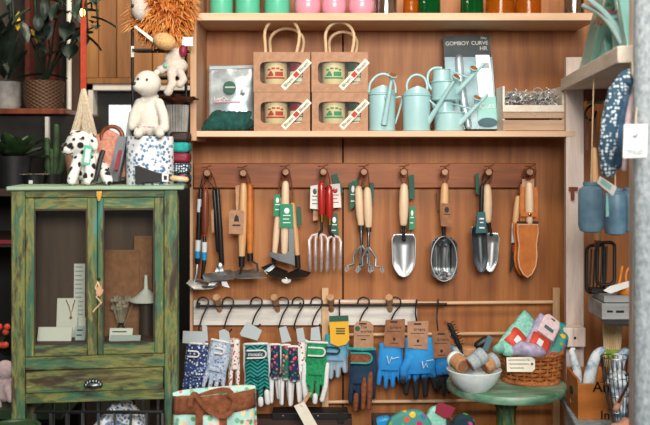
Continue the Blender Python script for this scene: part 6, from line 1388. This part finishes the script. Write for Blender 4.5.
t.part('band', MB().lathe((X(611, SB+.015), SB+.015, Z(358, SB)), [(L(9.5, SB), 0), (L(10, SB), .002), (L(10.8, SB), .022), (L(10.4, SB), .024)], 24, .7), 'band_green')
# wire basket in front of the box
WY = 2.33; wx = X(617, WY)
t = Th('wire_basket', 'tall grey wire basket with pale cloth in front of the wooden box', 'basket', (wx, WY, zl0)); h = Z(358, WY)-zl0; r = L(16, WY)
mb = MB()
for k in range(20):
    a = 2*PI*k/20; mb.tube([V((wx+.01+r*.3*math.cos(a), WY+r*.3*math.sin(a), zl0+.002)), V((wx+.004+r*.78*math.cos(a+.1), WY+r*.7*math.sin(a+.1), zl0+h*.5)), V((wx+r*math.cos(a), WY+r*.8*math.sin(a), zl0+h))], .0013, 5)
t.part('upright_wires', mb, 'steel_dark'); mb = MB()
for f_ in (.02, .28, .5, .74, 1.0):
    q = r*(.32+1.05*f_-.36*f_*f_); t.part('ring', MB().tube([V((wx+q*math.cos(a), WY+q*.8*math.sin(a), zl0+h*f_+.003)) for a in (k*PI/16 for k in range(32))], .0015, 5, loop=True), 'steel_dark')
mb = MB(); [mb.ell(V((wx+.007, WY+.006*math.sin(k*2), zl0+.018+h*.62*k/5)), (r*(.28+.09*k), r*(.25+.08*k), .024)) for k in range(6)]
one('cloth_bundle', 'pale grey cloth stuffed in the grey wire basket', 'cloth', mb.wobble(.005, 50), 'tie_dye', remesh=.004)
# peach paper bulbs at the lower right
PY = 2.2; zp = zl0
t = Th('peach_bag', 'peach coloured papery bulbs with a dark curved stem at the lower right corner', 'bulbs', (X(626, PY), PY, zp))
mb = MB(); q = P(624, 416, PY)
for dx, dz, rx, rz in ((-4, 0, 9, 14), (7, -2, 9, 17), (0, 8, 7, 10)): mb.ell(V((X(619+dx, PY), PY, zp+L(rz, PY)*.95)), (L(rx, PY), L(8, PY), L(rz, PY)))
mb.tube([P(616, 408, PY), P(622, 396, PY), P(626, 386, PY)], [L(4, PY), L(3, PY), L(1.5, PY)], 10, rnd=True)
t.part('skins', mb.wobble(.004, 40), 'peach', remesh=.004)
t.part('stem', MB().tube(spl([P(x, y, PY-.03) for x, y in ((619, 402), (624, 392), (629, 381), (628.5, 374), (626, 375))]), .0035, 8, rnd=True), 'black_iron')

# ------------------------------------------------------------------ camera and light
cam = bpy.data.cameras.new('camera'); co = bpy.data.objects.new('camera', cam); COL.objects.link(co)
co.location = (0, 0, EYE); co.rotation_euler = (PI/2, 0, 0); cam.sensor_width = 36; cam.lens = 36*F/650; cam.shift_y = -(212.5-HZ)/650
cam.dof.use_dof = True; cam.dof.focus_distance = 2.83; cam.dof.aperture_fstop = 3.6
SC.camera = co
def area(name, loc, tgt, size, power, col):
    l = bpy.data.lights.new(name, 'AREA'); l.shape = 'RECTANGLE'; l.size, l.size_y = size; l.energy = power; l.color = col
    o = bpy.data.objects.new(name, l); COL.objects.link(o); o.location = loc; o.rotation_euler = (V(tgt)-V(loc)).to_track_quat('-Z', 'Y').to_euler(); return o
area('shop_window_daylight', (.35, -.9, 2.3), (.15, 3, 1.25), (1.5, .9), 128, (1, .97, .93))
area('ceiling_lamp', (.15, 1.35, 2.82), (.15, 2.7, .9), (.9, .3), 24, (1, .9, .76))
area('back_room_lamp', (-.55, 3.15, 2.75), (-.8, 4.2, 1.7), (.4, .3), 24, (1, .86, .68))
w = bpy.data.worlds.new('world'); SC.world = w; w.use_nodes = True
w.node_tree.nodes['Background'].inputs[0].default_value = (1, .95, .9, 1); w.node_tree.nodes['Background'].inputs[1].default_value = .24
vs = SC.view_settings; vs.view_transform = 'Standard'; vs.look = 'None'; vs.exposure = .1; vs.gamma = 1.; vs.use_curve_mapping = False
